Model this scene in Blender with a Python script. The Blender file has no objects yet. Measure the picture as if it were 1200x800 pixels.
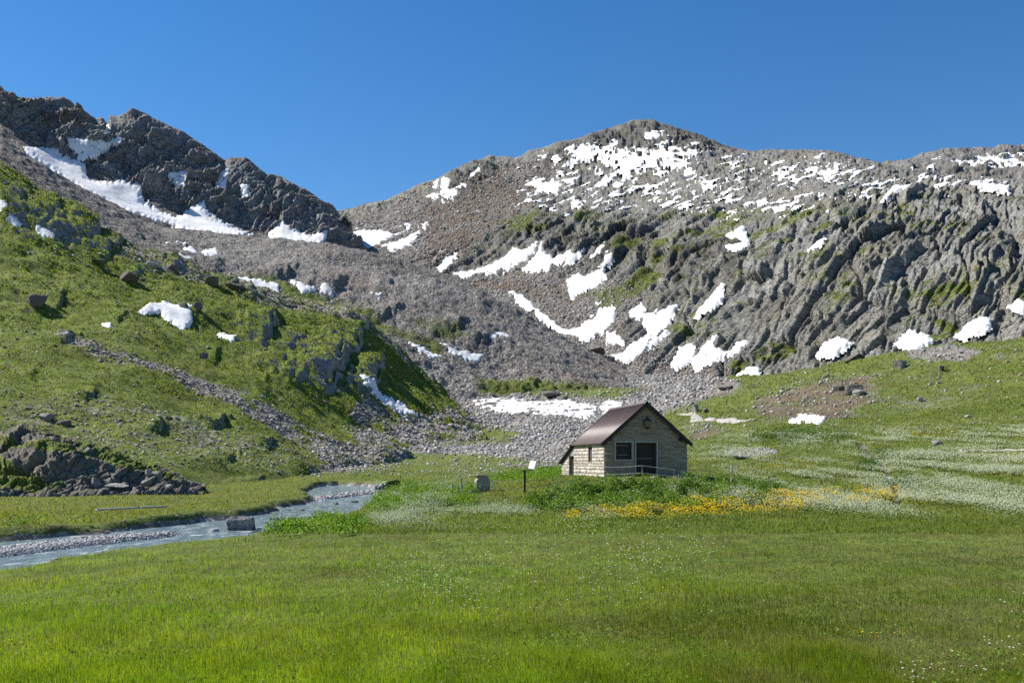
import bpy, bmesh, math, random, time
import numpy as np
from mathutils import Vector, Matrix
T0 = time.time()
random.seed(7)
RNG = np.random.default_rng(11)
scene = bpy.context.scene
COL = scene.collection
f32 = np.float32

# ------------------------------------------------------------------ camera, sky, sun, exposure
FPX, VH, HC = 1167.0, 540.0, 2.5          # focal length in photo pixels, horizon row, eye height
cam_data = bpy.data.cameras.new('camera')
cam_data.sensor_width = 36.0
cam_data.lens = FPX / 1200.0 * 36.0
cam_data.shift_y = (VH - 400.0) / 1200.0
cam_data.clip_start = 0.2
cam_data.clip_end = 12000
cam = bpy.data.objects.new('camera', cam_data)
cam.location = (0, 0, HC)
cam.rotation_euler = (math.pi / 2, 0, 0)
COL.objects.link(cam)
scene.camera = cam

SUN_EL, SUN_AZ = math.radians(44), math.radians(17)     # azimuth: behind the left of the picture
to_sun = Vector((-math.cos(SUN_AZ) * math.cos(SUN_EL), math.sin(SUN_AZ) * math.cos(SUN_EL), math.sin(SUN_EL)))
world = bpy.data.worlds.new('World')
scene.world = world
world.use_nodes = True
wn = world.node_tree
for n in list(wn.nodes):
    wn.nodes.remove(n)
sky = wn.nodes.new('ShaderNodeTexSky')
sky.sky_type = 'NISHITA'
sky.sun_disc = False
sky.sun_elevation = SUN_EL
sky.sun_rotation = math.atan2(to_sun.x, to_sun.y)
sky.altitude = 2400
sky.air_density = 1.35
sky.dust_density = 0.0
sky.ozone_density = 3.0
bg = wn.nodes.new('ShaderNodeBackground')
bg.inputs['Strength'].default_value = 0.070
wo = wn.nodes.new('ShaderNodeOutputWorld')
hs = wn.nodes.new('ShaderNodeHueSaturation')
hs.inputs['Saturation'].default_value = 1.32
hs.inputs['Hue'].default_value = 0.504
wn.links.new(sky.outputs[0], hs.inputs['Color'])
wn.links.new(hs.outputs[0], bg.inputs[0])
wn.links.new(bg.outputs[0], wo.inputs[0])
sl = bpy.data.lights.new('sun', 'SUN')
sl.energy = 5.0
sl.angle = math.radians(0.5)
sl.color = (1.0, 0.955, 0.88)
so = bpy.data.objects.new('sun', sl)
so.rotation_euler = to_sun.to_track_quat('Z', 'Y').to_euler()
COL.objects.link(so)
scene.view_settings.view_transform = 'Standard'
scene.view_settings.look = 'None'
scene.view_settings.exposure = 0.93
scene.view_settings.gamma = 1.0
scene.view_settings.use_curve_mapping = False
scene.render.engine = 'CYCLES'
scene.cycles.max_bounces = 5
scene.cycles.diffuse_bounces = 3
scene.cycles.glossy_bounces = 2
scene.cycles.transmission_bounces = 4
scene.cycles.use_denoising = False

# ------------------------------------------------------------------ helpers: numbers
def world_pt(u, v, Y):
    return ((u - 600.0) / FPX * Y, Y, HC + (VH - v) / FPX * Y)

def _hash(ix, iy, iz, seed=0):
    n = (ix.astype(np.int64) * 374761393 + iy.astype(np.int64) * 668265263 + iz.astype(np.int64) * 1274126177 + seed * 974711) & 0xffffffff
    n = n.astype(np.uint32)
    n = (n ^ (n >> np.uint32(13))) * np.uint32(1274126177)
    n = (n ^ (n >> np.uint32(15))) * np.uint32(2246822519)
    return n ^ (n >> np.uint32(16))

_G = RNG.normal(size=(256, 3)).astype(f32)
_G /= np.linalg.norm(_G, axis=1, keepdims=True)

def perlin3(x, y, z, seed=0):
    xi, yi, zi = np.floor(x), np.floor(y), np.floor(z)
    fx, fy, fz = (x - xi).astype(f32), (y - yi).astype(f32), (z - zi).astype(f32)
    xi = xi.astype(np.int32); yi = yi.astype(np.int32); zi = zi.astype(np.int32)
    sx, sy, sz = [t * t * t * (t * (t * 6 - 15) + 10) for t in (fx, fy, fz)]
    out = np.zeros_like(fx)
    for dx in (0, 1):
        wx = sx if dx else 1 - sx
        for dy in (0, 1):
            wy = sy if dy else 1 - sy
            for dz in (0, 1):
                wz = sz if dz else 1 - sz
                g = _G[_hash(xi + dx, yi + dy, zi + dz, seed) & np.uint32(255)]
                out += wx * wy * wz * (g[..., 0] * (fx - dx) + g[..., 1] * (fy - dy) + g[..., 2] * (fz - dz))
    return out * 1.5

def perlin2(x, y, seed=0):
    xi, yi = np.floor(x), np.floor(y)
    fx, fy = (x - xi).astype(f32), (y - yi).astype(f32)
    xi = xi.astype(np.int32); yi = yi.astype(np.int32); zi = np.zeros_like(xi)
    sx, sy = [t * t * t * (t * (t * 6 - 15) + 10) for t in (fx, fy)]
    out = np.zeros_like(fx)
    for dx in (0, 1):
        wx = sx if dx else 1 - sx
        for dy in (0, 1):
            wy = sy if dy else 1 - sy
            g = _G[_hash(xi + dx, yi + dy, zi, seed) & np.uint32(255)]
            out += wx * wy * (g[..., 0] * (fx - dx) + g[..., 1] * (fy - dy))
    return out * 1.8

def fbm2(x, y, scale, octv=4, seed=0, gain=0.5, ridged=False):
    out = 0; a = 1.0; f = 1.0 / scale
    for o in range(octv):
        n = perlin2(x * f, y * f, seed + o * 7)
        if ridged:
            n = 1 - 2 * np.abs(n)
        out = out + a * n
        a *= gain; f *= 2.03
    return out

def fbm3(x, y, z, scale, octv=4, seed=0, gain=0.5, ridged=False):
    out = 0; a = 1.0; f = 1.0 / scale
    for o in range(octv):
        n = perlin3(x * f, y * f, z * f, seed + o * 7)
        if ridged:
            n = 1 - 2 * np.abs(n)
        out = out + a * n
        a *= gain; f *= 2.03
    return out

def worley2(x, y, seed=0):
    """nearest-cell noise: F1, F2, three random numbers of the cell, offset to its point"""
    xi = np.floor(x).astype(np.int32); yi = np.floor(y).astype(np.int32); z = np.zeros_like(xi)
    f1 = np.full(x.shape, 9, f32); f2 = np.full(x.shape, 9, f32)
    hid = np.zeros(x.shape, np.uint32); ox = np.zeros(x.shape, f32); oy = np.zeros(x.shape, f32)
    for dx in (-1, 0, 1):
        for dy in (-1, 0, 1):
            h = _hash(xi + dx, yi + dy, z, seed)
            px = xi + dx + (h & np.uint32(1023)).astype(f32) / 1023
            py = yi + dy + ((h >> np.uint32(10)) & np.uint32(1023)).astype(f32) / 1023
            ddx = (x - px).astype(f32); ddy = (y - py).astype(f32)
            d = np.sqrt(ddx * ddx + ddy * ddy)
            near = d < f1
            f2 = np.where(near, f1, np.minimum(f2, d))
            f1 = np.where(near, d, f1)
            hid = np.where(near, h, hid); ox = np.where(near, ddx, ox); oy = np.where(near, ddy, oy)
    h2 = _hash(hid.astype(np.int32), z, z, seed + 3)
    r = [((h2 >> np.uint32(s)) & np.uint32(1023)).astype(f32) / 1023 for s in (0, 10, 20)]
    return f1, f2, r, ox, oy

def sstep(a, b, x):
    t = np.clip((x - a) / (b - a), 0, 1)
    return t * t * (3 - 2 * t)

def polydist(poly, x, y):
    """signed distance, positive inside"""
    p = np.asarray(poly, f32)
    d = np.full(x.shape, 1e9, f32); ins = np.zeros(x.shape, bool)
    n = len(p)
    for i in range(n):
        ax, ay = p[i]; bx, by = p[(i + 1) % n]
        ex, ey = bx - ax, by - ay
        L = ex * ex + ey * ey + 1e-9
        t = np.clip(((x - ax) * ex + (y - ay) * ey) / L, 0, 1)
        dd = (x - ax - t * ex) ** 2 + (y - ay - t * ey) ** 2
        d = np.minimum(d, dd)
        if ay != by:
            c = ((ay > y) != (by > y)) & (x < (bx - ax) * (y - ay) / (by - ay) + ax)
            ins ^= c
    d = np.sqrt(d)
    return np.where(ins, d, -d)

def region(polys, U, V, soft=6.0):
    """soft union of polygons in photo coordinates"""
    out = np.zeros(U.shape, f32)
    for poly in polys:
        p = np.asarray(poly, f32)
        m = (U > p[:, 0].min() - soft) & (U < p[:, 0].max() + soft) & (V > p[:, 1].min() - soft) & (V < p[:, 1].max() + soft)
        if m.any():
            out[m] = np.maximum(out[m], sstep(-soft, soft, polydist(p, U[m], V[m])))
    return out

def hermite_rows(vals, ts, t):
    """monotone cubic through rows vals[k, :] at parameters ts[k]"""
    K = len(ts); out = np.zeros((len(t), vals.shape[1]))
    h = np.diff(ts)[:, None]; d = np.diff(vals, axis=0) / h
    m = np.zeros_like(vals)
    m[0] = d[0]; m[-1] = d[-1]
    for k in range(1, K - 1):
        s = d[k - 1] * d[k] > 0
        m[k] = np.where(s, 2 * d[k - 1] * d[k] / np.where(s, d[k - 1] + d[k], 1), 0)
    for i, tt in enumerate(t):
        k = min(max(int(np.searchsorted(ts, tt, 'right')) - 1, 0), K - 2)
        hh = ts[k + 1] - ts[k]; q = (tt - ts[k]) / hh
        out[i] = ((1 + 2 * q) * (1 - q) ** 2 * vals[k] + q * (1 - q) ** 2 * hh * m[k] + q * q * (3 - 2 * q) * vals[k + 1] + q * q * (q - 1) * hh * m[k + 1])
    return out

def blur1(a, r, axis):
    if r < 1: return a
    a = np.moveaxis(a, axis, 0)
    pad = np.concatenate([np.repeat(a[:1], r, 0), a, np.repeat(a[-1:], r, 0)], 0)
    c = np.cumsum(np.concatenate([np.zeros_like(pad[:1]), pad], 0), 0, dtype=np.float64)
    o = (c[2 * r + 1:] - c[:-(2 * r + 1)]) / (2 * r + 1)
    return np.moveaxis(o, 0, axis)

def blur(a, r):
    for _ in range(2):
        a = blur1(blur1(a, r, 0), r, 1)
    return a

# ------------------------------------------------------------------ helpers: meshes
def link(o, parent=None):
    COL.objects.link(o)
    if parent is not None:
        o.parent = parent
    return o

def make_mesh(name, verts, quads=None, tris=None, mat=None, smooth=False, attrs=None, kind=None, parent=None):
    verts = np.asarray(verts, f32).reshape(-1, 3)
    nq = 0 if quads is None else len(quads); nt = 0 if tris is None else len(tris)
    idx = []; tot = []
    if nq: idx.append(np.asarray(quads, np.int32).ravel()); tot.append(np.full(nq, 4, np.int32))
    if nt: idx.append(np.asarray(tris, np.int32).ravel()); tot.append(np.full(nt, 3, np.int32))
    idx = np.concatenate(idx); tot = np.concatenate(tot)
    st = np.concatenate([[0], np.cumsum(tot)[:-1]]).astype(np.int32)
    me = bpy.data.meshes.new(name)
    me.vertices.add(len(verts)); me.loops.add(len(idx)); me.polygons.add(len(tot))
    me.vertices.foreach_set('co', verts.ravel())
    me.loops.foreach_set('vertex_index', idx)
    me.polygons.foreach_set('loop_start', st)
    me.polygons.foreach_set('loop_total', tot)
    if smooth:
        me.polygons.foreach_set('use_smooth', np.ones(len(tot), bool))
    for k, a in (attrs or {}).items():
        at = me.attributes.new(k, 'FLOAT_COLOR', 'POINT')
        at.data.foreach_set('color', np.ascontiguousarray(a, f32).ravel())
    me.update(calc_edges=True)
    if mat: me.materials.append(mat)
    o = bpy.data.objects.new(name, me)
    if kind: o['kind'] = kind
    return link(o, parent)

def grid_quads(nt, nu):
    i = np.arange((nt - 1) * nu).reshape(nt - 1, nu)[:, :-1].ravel()
    return np.stack([i, i + 1, i + nu + 1, i + nu], 1)

def tag(o, label=None, cat=None, group=None, kind=None):
    if label: o['label'] = label
    if cat: o['category'] = cat
    if group: o['group'] = group
    if kind: o['kind'] = kind
    return o

def empty(name, loc, rz=0.0):
    o = bpy.data.objects.new(name, None)
    o.location = loc; o.rotation_euler = (0, 0, rz)
    o.empty_display_size = 0.2
    COL.objects.link(o)
    return o

def bm_obj(name, bm, mat, parent=None, smooth=False):
    me = bpy.data.meshes.new(name)
    bmesh.ops.recalc_face_normals(bm, faces=bm.faces)
    bm.to_mesh(me); bm.free()
    if smooth:
        for p in me.polygons: p.use_smooth = True
    me.materials.append(mat)
    o = bpy.data.objects.new(name, me)
    return link(o, parent)

def bm_box(bm, x0, x1, y0, y1, z0, z1, bev=0.0):
    r = bmesh.ops.create_cube(bm, size=1.0)
    for v in r['verts']:
        v.co = Vector((x0 + (v.co.x + .5) * (x1 - x0), y0 + (v.co.y + .5) * (y1 - y0), z0 + (v.co.z + .5) * (z1 - z0)))
    if bev:
        es = list({e for v in r['verts'] for e in v.link_edges})
        bmesh.ops.bevel(bm, geom=es, offset=bev, segments=1, affect='EDGES')

def box_obj(name, dims, mat, parent=None, bev=0.01):
    bm = bmesh.new(); bm_box(bm, *dims, bev=bev)
    return bm_obj(name, bm, mat, parent)

def bm_tube(bm, pts, r0, r1=None, n=8):
    r1 = r0 if r1 is None else r1
    rings = []
    for i, p in enumerate(pts):
        p = Vector(p)
        a = Vector(pts[max(i - 1, 0)]); b = Vector(pts[min(i + 1, len(pts) - 1)])
        q = (b - a).normalized().to_track_quat('Z', 'Y')
        r = r0 + (r1 - r0) * i / max(1, len(pts) - 1)
        rings.append([bm.verts.new(p + q @ Vector((math.cos(k * 2 * math.pi / n) * r, math.sin(k * 2 * math.pi / n) * r, 0))) for k in range(n)])
    for a, b in zip(rings, rings[1:]):
        for k in range(n):
            bm.faces.new((a[k], a[(k + 1) % n], b[(k + 1) % n], b[k]))
    bm.faces.new(rings[0]); bm.faces.new(rings[-1][::-1])

# ------------------------------------------------------------------ helpers: materials
class NT:
    def __init__(self, name):
        self.m = bpy.data.materials.new(name); self.m.use_nodes = True
        self.t = self.m.node_tree
        for n in list(self.t.nodes): self.t.nodes.remove(n)
        self.out = self.t.nodes.new('ShaderNodeOutputMaterial')
    def n(self, typ, ins=None, **kw):
        nd = self.t.nodes.new(typ)
        for k, v in kw.items(): setattr(nd, k, v)
        for k, v in (ins or {}).items():
            if isinstance(v, bpy.types.NodeSocket): self.t.links.new(v, nd.inputs[k])
            else: nd.inputs[k].default_value = v
        return nd
    def math(self, op, a, b=0.0, clamp=False):
        return self.n('ShaderNodeMath', {0: a, 1: b}, operation=op, use_clamp=clamp).outputs[0]
    def noise(self, vec, scale, detail=4, rough=0.55, dist=0.0):
        return self.n('ShaderNodeTexNoise', {'Vector': vec, 'Scale': scale, 'Detail': detail, 'Roughness': rough, 'Distortion': dist}).outputs[0]
    def ramp(self, fac, stops):
        r = self.n('ShaderNodeValToRGB', {0: fac})
        e = r.color_ramp.elements
        while len(e) < len(stops): e.new(0.5)
        for i, (p, c) in enumerate(stops):
            e[i].position = p; e[i].color = (c[0], c[1], c[2], 1) if not isinstance(c, (int, float)) else (c, c, c, 1)
        return r.outputs[0]
    def mix(self, fac, a, b, typ='MIX'):
        nd = self.n('ShaderNodeMix', data_type='RGBA', blend_type=typ)
        for k, v in ((0, fac), (6, a), (7, b)):
            if isinstance(v, bpy.types.NodeSocket): self.t.links.new(v, nd.inputs[k])
            else: nd.inputs[k].default_value = v if isinstance(v, (int, float)) else (*v[:3], 1)
        return nd.outputs[2]
    def map(self, v, a, b, c=0.0, d=1.0, smooth=True):
        nd = self.n('ShaderNodeMapRange', {0: v, 1: a, 2: b, 3: c, 4: d}, interpolation_type='SMOOTHSTEP' if smooth else 'LINEAR')
        return nd.outputs[0]
    def attr(self, name):
        return self.n('ShaderNodeAttribute', attribute_name=name)
    def coords(self):
        return self.n('ShaderNodeTexCoord').outputs['Object']
    def bump(self, h, dist, strength=1.0, normal=None):
        ins = {'Height': h, 'Distance': dist, 'Strength': strength}
        if normal is not None: ins['Normal'] = normal
        return self.n('ShaderNodeBump', ins).outputs[0]
    def bsdf(self, color, rough=0.8, normal=None, spec=0.3, **kw):
        ins = {'Base Color': color if isinstance(color, bpy.types.NodeSocket) else (*color[:3], 1), 'Roughness': rough, 'Specular IOR Level': spec}
        if normal is not None: ins['Normal'] = normal
        ins.update(kw)
        return self.n('ShaderNodeBsdfPrincipled', ins).outputs[0]
    def done(self, shader):
        self.t.links.new(shader, self.out.inputs[0]); return self.m

def simple_mat(name, color, rough=0.7, var=0.25, scale=8.0, bump=0.0, metallic=0.0):
    N = NT(name); c = N.coords()
    nz = N.noise(c, scale, 5, 0.6)
    lo = [x * (1 - var) for x in color]; hi = [min(1, x * (1 + var)) for x in color]
    col = N.ramp(nz, [(0.3, lo), (0.7, hi)])
    nor = N.bump(nz, bump) if bump else None
    return N.done(N.bsdf(col, rough, nor, Metallic=metallic))

def terrain_mat(name, px, rock=((.10, .10, .105), (.21, .205, .20), (.33, .32, .30)), scree_s=0.8, grass_s=1.0, warm=0.0, gcol=None, crack=None):
    """mask attribute: R vegetation, G loose stones, B bare brown soil, A lightness.  px = metres per picture pixel there"""
    N = NT(name); co = N.coords(); at = N.attr('mask')
    sep = N.n('ShaderNodeSeparateColor', {0: at.outputs['Color']})
    R, G, B = sep.outputs[0], sep.outputs[1], sep.outputs[2]; A = at.outputs['Alpha']
    fine = N.noise(co, 0.35 / px, 6, 0.72)
    mid = N.noise(co, 0.06 / px, 6, 0.62)
    big = N.noise(co, 0.012 / px, 4, 0.6)
    # rock
    rc = N.ramp(N.math('ADD', N.math('MULTIPLY', fine, 0.55), N.math('MULTIPLY', mid, 0.45)), [(0.32, rock[0]), (0.5, rock[1]), (0.70, rock[2])])
    rc = N.mix(N.map(big, 0.42, 0.66), rc, N.mix(0.5, rc, (.20, .185, .13)))
    # stones
    vo = N.n('ShaderNodeTexVoronoi', {'Vector': co, 'Scale': scree_s, 'Randomness': 1.0}, feature='F1')
    vs = N.n('ShaderNodeSeparateColor', {0: vo.outputs['Color']})
    sc = N.ramp(vs.outputs[0], [(0.0, (.13, .122, .11)), (0.5, (.255, .238, .215)), (1.0, (.42, .40, .365))])
    sc = N.mix(N.map(vo.outputs['Distance'], 0.35, 0.75), sc, (.14, .132, .118))
    sc = N.mix(N.map(big, 0.45, 0.7), sc, N.mix(0.35, sc, (.24, .17, .12)))
    # soil
    so_ = N.ramp(fine, [(0.3, (.07, .05, .032)), (0.55, (.16, .12, .085)), (0.75, (.26, .22, .17))])
    # grass
    g1, g2, g3 = gcol or ((.040, .068, .012), (.110, .155, .024), (.190, .215, .050))
    gm = N.noise(co, 0.16 / px * grass_s, 6, 0.7)
    gc = N.ramp(gm, [(0.28, g1), (0.5, g2), (0.74, g3)])
    gc = N.mix(N.map(mid, 0.35, 0.7), gc, N.mix(0.55, gc, (.12, .10, .035)))
    gc = N.mix(N.map(fine, 0.62, 0.8), gc, N.mix(0.5, gc, (.17, .18, .07)))
    jit = N.math('MULTIPLY', N.math('SUBTRACT', fine, 0.5), 1.5)
    jit2 = N.math('MULTIPLY', N.math('SUBTRACT', mid, 0.5), 1.0)
    def sel(x, w=0.12):
        return N.map(N.math('ADD', N.math('ADD', x, jit), jit2), 0.5 - w, 0.5 + w)
    col = N.mix(sel(G), rc, sc)
    col = N.mix(sel(B), col, so_)
    fv = sel(R)
    col = N.mix(fv, col, gc)
    col = N.mix(1.0, col, N.n('ShaderNodeCombineColor', {0: A, 1: A, 2: A}).outputs[0], 'MULTIPLY')
    hgt = N.math('ADD', N.math('MULTIPLY', fine, 1.0), N.math('MULTIPLY', mid, 2.0))
    hgt = N.math('SUBTRACT', hgt, N.math('MULTIPLY', N.math('MULTIPLY', vo.outputs['Distance'], sel(G)), 0.9))
    if crack:
        ang, sx, sz = crack
        for q, f in ((1.0, .75), (2.7, .4)):
            mp = N.n('ShaderNodeMapping', {'Vector': co, 'Rotation': (0, ang, 0), 'Scale': (sx * q, sz * q, sz * q)}).outputs[0]
            ce = N.n('ShaderNodeTexVoronoi', {'Vector': mp, 'Scale': 1.0}, feature='DISTANCE_TO_EDGE').outputs['Distance']
            cc = N.n('ShaderNodeTexVoronoi', {'Vector': mp, 'Scale': 1.0}, feature='F1').outputs['Color']
            hgt = N.math('ADD', hgt, N.math('MULTIPLY', N.map(ce, 0, .07), f))
            hgt = N.math('ADD', hgt, N.math('MULTIPLY', N.n('ShaderNodeSeparateColor', {0: cc}).outputs[0], f * 1.1))
    nor = N.bump(hgt, px * 2.3, 0.9)
    return N.done(N.bsdf(col, 0.9, nor, 0.15))

def leaf_mat(name, trans=0.35, rough=0.5):
    """foliage coloured by its own colour attribute, light passes through"""
    N = NT(name); at = N.attr('tint')
    d = N.bsdf(at.outputs['Color'], rough, None, 0.10)
    tc = N.mix(1.0, at.outputs['Color'], (1.5, 1.6, 0.6), 'MULTIPLY')
    t = N.n('ShaderNodeBsdfTranslucent', {'Color': tc}).outputs[0]
    return N.done(N.n('ShaderNodeMixShader', {0: trans, 1: d, 2: t}).outputs[0])

def snow_mat():
    N = NT('snow'); co = N.coords()
    a = N.noise(co, 0.08, 5, 0.6); b = N.noise(co, 1.3, 4, 0.7)
    c = N.ramp(a, [(0.3, (.56, .555, .54)), (0.6, (.74, .74, .735))])
    c = N.mix(N.map(b, 0.55, 0.75), c, (.70, .68, .655))
    nor = N.bump(N.math('ADD', a, N.math('MULTIPLY', b, 0.15)), 1.2, 0.5)
    return N.done(N.bsdf(c, 0.65, nor, 0.2))
SNOW = snow_mat()

# ------------------------------------------------------------------ the land
STEP = 1.15                                 # grid spacing in picture pixels

class Layer: pass

def rows_to_layer(rows, u0, u1, crest=None, du=STEP, dv=STEP, soft=10):
    us = np.arange(u0, u1, du); K = len(rows)
    v = np.zeros((K, len(us))); y = np.zeros((K, len(us)))
    for k, r in enumerate(rows):
        r = np.asarray([p if len(p) == 3 else (*p, np.nan) for p in r], float)
        v[k] = np.interp(us, r[:, 0], r[:, 1])
        g = ~np.isnan(r[:, 2])
        y[k] = np.exp(np.interp(us, r[g, 0], np.log(r[g, 2])))
        if k != crest:
            v[k] = blur1(blur1(v[k], soft, 0), soft, 0)
        y[k] = blur1(blur1(y[k], soft, 0), soft, 0)
    ts = np.arange(K, dtype=float); t = []
    for k in range(K - 1):
        n = int(max(6, np.percentile(np.abs(v[k + 1] - v[k]), 75) / dv))
        t += list(k + np.arange(n) / n)
    t.append(K - 1)
    V = hermite_rows(v, ts, t); Y = np.exp(hermite_rows(np.log(y), ts, t))
    L = Layer(); L.us = us; L.t = np.array(t)
    L.U = np.repeat(us[None], len(t), 0).astype(f32); L.V = V.astype(f32)
    L.T = np.repeat(L.t[:, None], len(us), 1).astype(f32)
    L.B = np.stack([(L.U - 600) / FPX * Y, Y, HC + (VH - V) / FPX * Y], -1)
    L.P = L.B.copy()
    return L

def normals(P):
    gu = np.gradient(P, axis=1); gt = np.gradient(P, axis=0)
    n = np.cross(gu, gt)
    n /= np.linalg.norm(n, axis=-1, keepdims=True) + 1e-9
    return n

def bumps(L, lst):
    """rocky steps that rise slowly from the left and drop on the right: (u, v, ru, rv, height)"""
    out = np.zeros(L.U.shape, f32)
    for (uc, vc, ru, rv, h) in lst:
        h = h * (.5 if ru < 31 else .85)
        m = (np.abs(L.U - uc) < ru * 1.3) & (np.abs(L.V - vc) < rv * 2)
        x = (L.U[m] - uc) / ru; y = (L.V[m] - vc) / rv
        x = x + 0.25 * perlin2(L.U[m] / 9, L.V[m] / 9, 5) + 0.25 * y
        prof = sstep(-1.1, 0.45, x) * (1 - sstep(0.5, 0.72, x))
        out[m] = np.maximum(out[m], h * prof * np.exp(-y * y * 1.6))
    return out

def finish_layer(L, name, mat, kind='structure', smooth=True, label=None, cat=None):
    nt, nu = L.U.shape
    o = make_mesh(name, L.P.reshape(-1, 3), grid_quads(nt, nu), None, mat, smooth, {'mask': L.M.reshape(-1, 4)}, kind)
    if label: tag(o, label, cat)
    return o

def sample(L, u, v):
    """point of a layer's surface seen at photo pixel (u, v): nearest grid vertex of the base"""
    j = int(np.clip(round((u - L.us[0]) / (L.us[1] - L.us[0])), 0, len(L.us) - 1))
    n0 = getattr(L, 'vis', L.U.shape[0])
    Q = L.P[:n0, j]
    vv = VH - (Q[:, 2] - HC) * FPX / Q[:, 1]
    i = int(np.argmax(vv <= v)) if (vv <= v).any() else int(np.argmin(np.abs(vv - v)))
    return Vector(Q[i]), L.N[i, j] if hasattr(L, 'N') else None

def largest(keep):
    """the biggest connected island of a grid mask (cells joined along whole quads)"""
    quad = keep[:-1, :-1] & keep[1:, :-1] & keep[:-1, 1:] & keep[1:, 1:]
    lab = np.where(quad, np.arange(quad.size).reshape(quad.shape) + 1, 0)
    while True:
        n = lab.copy()
        n[1:] = np.maximum(n[1:], lab[:-1]); n[:-1] = np.maximum(n[:-1], lab[1:])
        n[:, 1:] = np.maximum(n[:, 1:], lab[:, :-1]); n[:, :-1] = np.maximum(n[:, :-1], lab[:, 1:])
        n[1:, 1:] = np.maximum(n[1:, 1:], lab[:-1, :-1]); n[:-1, :-1] = np.maximum(n[:-1, :-1], lab[1:, 1:])
        n[1:, :-1] = np.maximum(n[1:, :-1], lab[:-1, 1:]); n[:-1, 1:] = np.maximum(n[:-1, 1:], lab[1:, :-1])
        n = np.where(quad, n, 0)
        if (n == lab).all(): break
        lab = n
    if not quad.any(): return keep
    ids, cnt = np.unique(lab[lab > 0], return_counts=True)
    q = lab == ids[np.argmax(cnt)]
    out = np.zeros_like(keep)
    out[:-1, :-1] |= q; out[1:, :-1] |= q; out[:-1, 1:] |= q; out[1:, 1:] |= q
    return out

def snow_from(L, poly, label, thick=1.2, rad=6, name='snow_patch', lift=0.0, edge=5.0, holes=0, group='snow patches left on the slopes'):
    if L is M or L is E: lift = lift + 1.3
    p = np.asarray(poly, f32)
    m = (L.U > p[:, 0].min() - 8) & (L.U < p[:, 0].max() + 8) & (L.V > p[:, 1].min() - 8) & (L.V < p[:, 1].max() + 8)
    if getattr(L, 'vis', None): m[L.vis:] = False
    ii, jj = np.where(m)
    if len(ii) < 9: return None
    i0, i1, j0, j1 = max(ii.min() - 12, 0), ii.max() + 13, max(jj.min() - 12, 0), jj.max() + 13
    P = L.P[i0:i1, j0:j1]; U = L.U[i0:i1, j0:j1]; V = L.V[i0:i1, j0:j1]
    Ps = blur(P, rad)
    sd = polydist(p, U, V)
    sd = sd + 2.2 * perlin2(U / 5.0, V / 3.5, 3) + 1.3 * perlin2(U / 1.9, V / 1.5, 4)
    if holes: sd = sd - holes * np.clip(perlin2((U + V) / 11, (V - .4 * U) / 3.2, 6) + .4 * perlin2(U / 4, V / 1.8, 7) - .12, 0, 1) * 3
    px = np.abs(P[..., 1]) / FPX
    k = (.55 * thick * sstep(-1.5, edge, sd) - 2.6 * sstep(.8, -2.6, sd)) * px
    nb = normals(Ps)
    S = Ps + nb * (k + lift)[..., None]
    # where the ground sticks out only a little the snow hugs it
    S = S * 0.75 + (P + nb * (k + lift)[..., None]) * 0.25
    keep = largest(sd > -3.0)
    return sub_mesh(name, S, keep, SNOW, label, 'snow patch', group)

def sub_mesh(name, S, keep, mat, label=None, cat=None, group=None, kind=None):
    nt, nu = keep.shape
    q = grid_quads(nt, nu); kf = keep.ravel()
    q = q[kf[q].all(1)]
    if len(q) < 3: return None
    used = np.unique(q); mp = np.zeros(nt * nu, np.int64); mp[used] = np.arange(len(used))
    o = make_mesh(name, S.reshape(-1, 3)[used], mp[q], None, mat, True)
    return tag(o, label, cat, group, kind)

# ---- ground: meadow, river plain, stone bowl and right-hand hill, one sheet
gu = [-700, -300, 0, 200, 350, 450, 560, 650, 720, 780, 850, 950, 1050, 1200, 1500, 1900]
def flat(Y): return VH + HC * FPX / Y
gt = [
 (7,   None), (12, None), (20, None),
 (30,  [0]*12 + [-1, -4, -10, -14]),
 (42,  [0]*10 + [-1, -3, -4, -8, -16, -22]),
 (50,  [0]*6 + [-2, -5, -6, -6, -9, -8, -9, -16, -26, -34]),
 (57,  [0]*5 + [-1, -11, -17, -25, -27, -22, -13, -14, -23, -34, -40]),
 (60,  [0]*5 + [-2, -14, -24, -30, -30, -26, -16, -18, -27, -38, -44]),
 (68,  [0]*5 + [-3, -15, -23, -27, -28, -28, -22, -25, -33, -44, -50]),
 (80,  [0]*5 + [-2, -12, -18, -24, -26, -31, -28, -31, -37, -50, -60]),
 (110, [0]*5 + [-3, -9, -14, -21, -26, -36, -41, -45, -51, -70, -80]),
 (150, [0]*4 + [-3, -7, -14, -19, -27, -34, -47, -56, -61, -74, -95, -105]),
 (200, [0]*4 + [-5, -15, -23, -30, -37, -45, -57, -73, -85, -105, -130, -140]),
 (280, [0, 0, 0, 0, -10, -30, -40, -45, -50, -58, -72, -95, -112, -135, -160, -170]),
 (340, [0, 0, 0, -5, -20, -43, -58, -60, -63, -70, -84, -104, -124, -148, -170, -180]),
 (430, [0, 0, -5, -15, -33, -67, -76, -77, -82, -86, -97, -111, -134, -150, -168, -175]),
 (560, [0, -5, -15, -30, -55, -90, -100, -105, -105, -105, -105, -108, -128, -142, -160, -160]),
 (800, [0, -20, -30, -50, -70, -90, -100, -105, -105, -105, -105, -108, -125, -138, -150, -150]),
 (3000, [30] * 16)]
G = Layer(); G.us = np.arange(-700, 1900, STEP * 1.05)
ys = [7.0]
while ys[-1] < 600:
    y = ys[-1]; ys.append(y + min(max(.05, .9 * y * y / 2917), y * .0065))
ys += list(np.linspace(620, 3000, 24))
ys = np.array(ys)
rY = np.array([r[0] for r in gt], float)
rz = []
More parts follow.
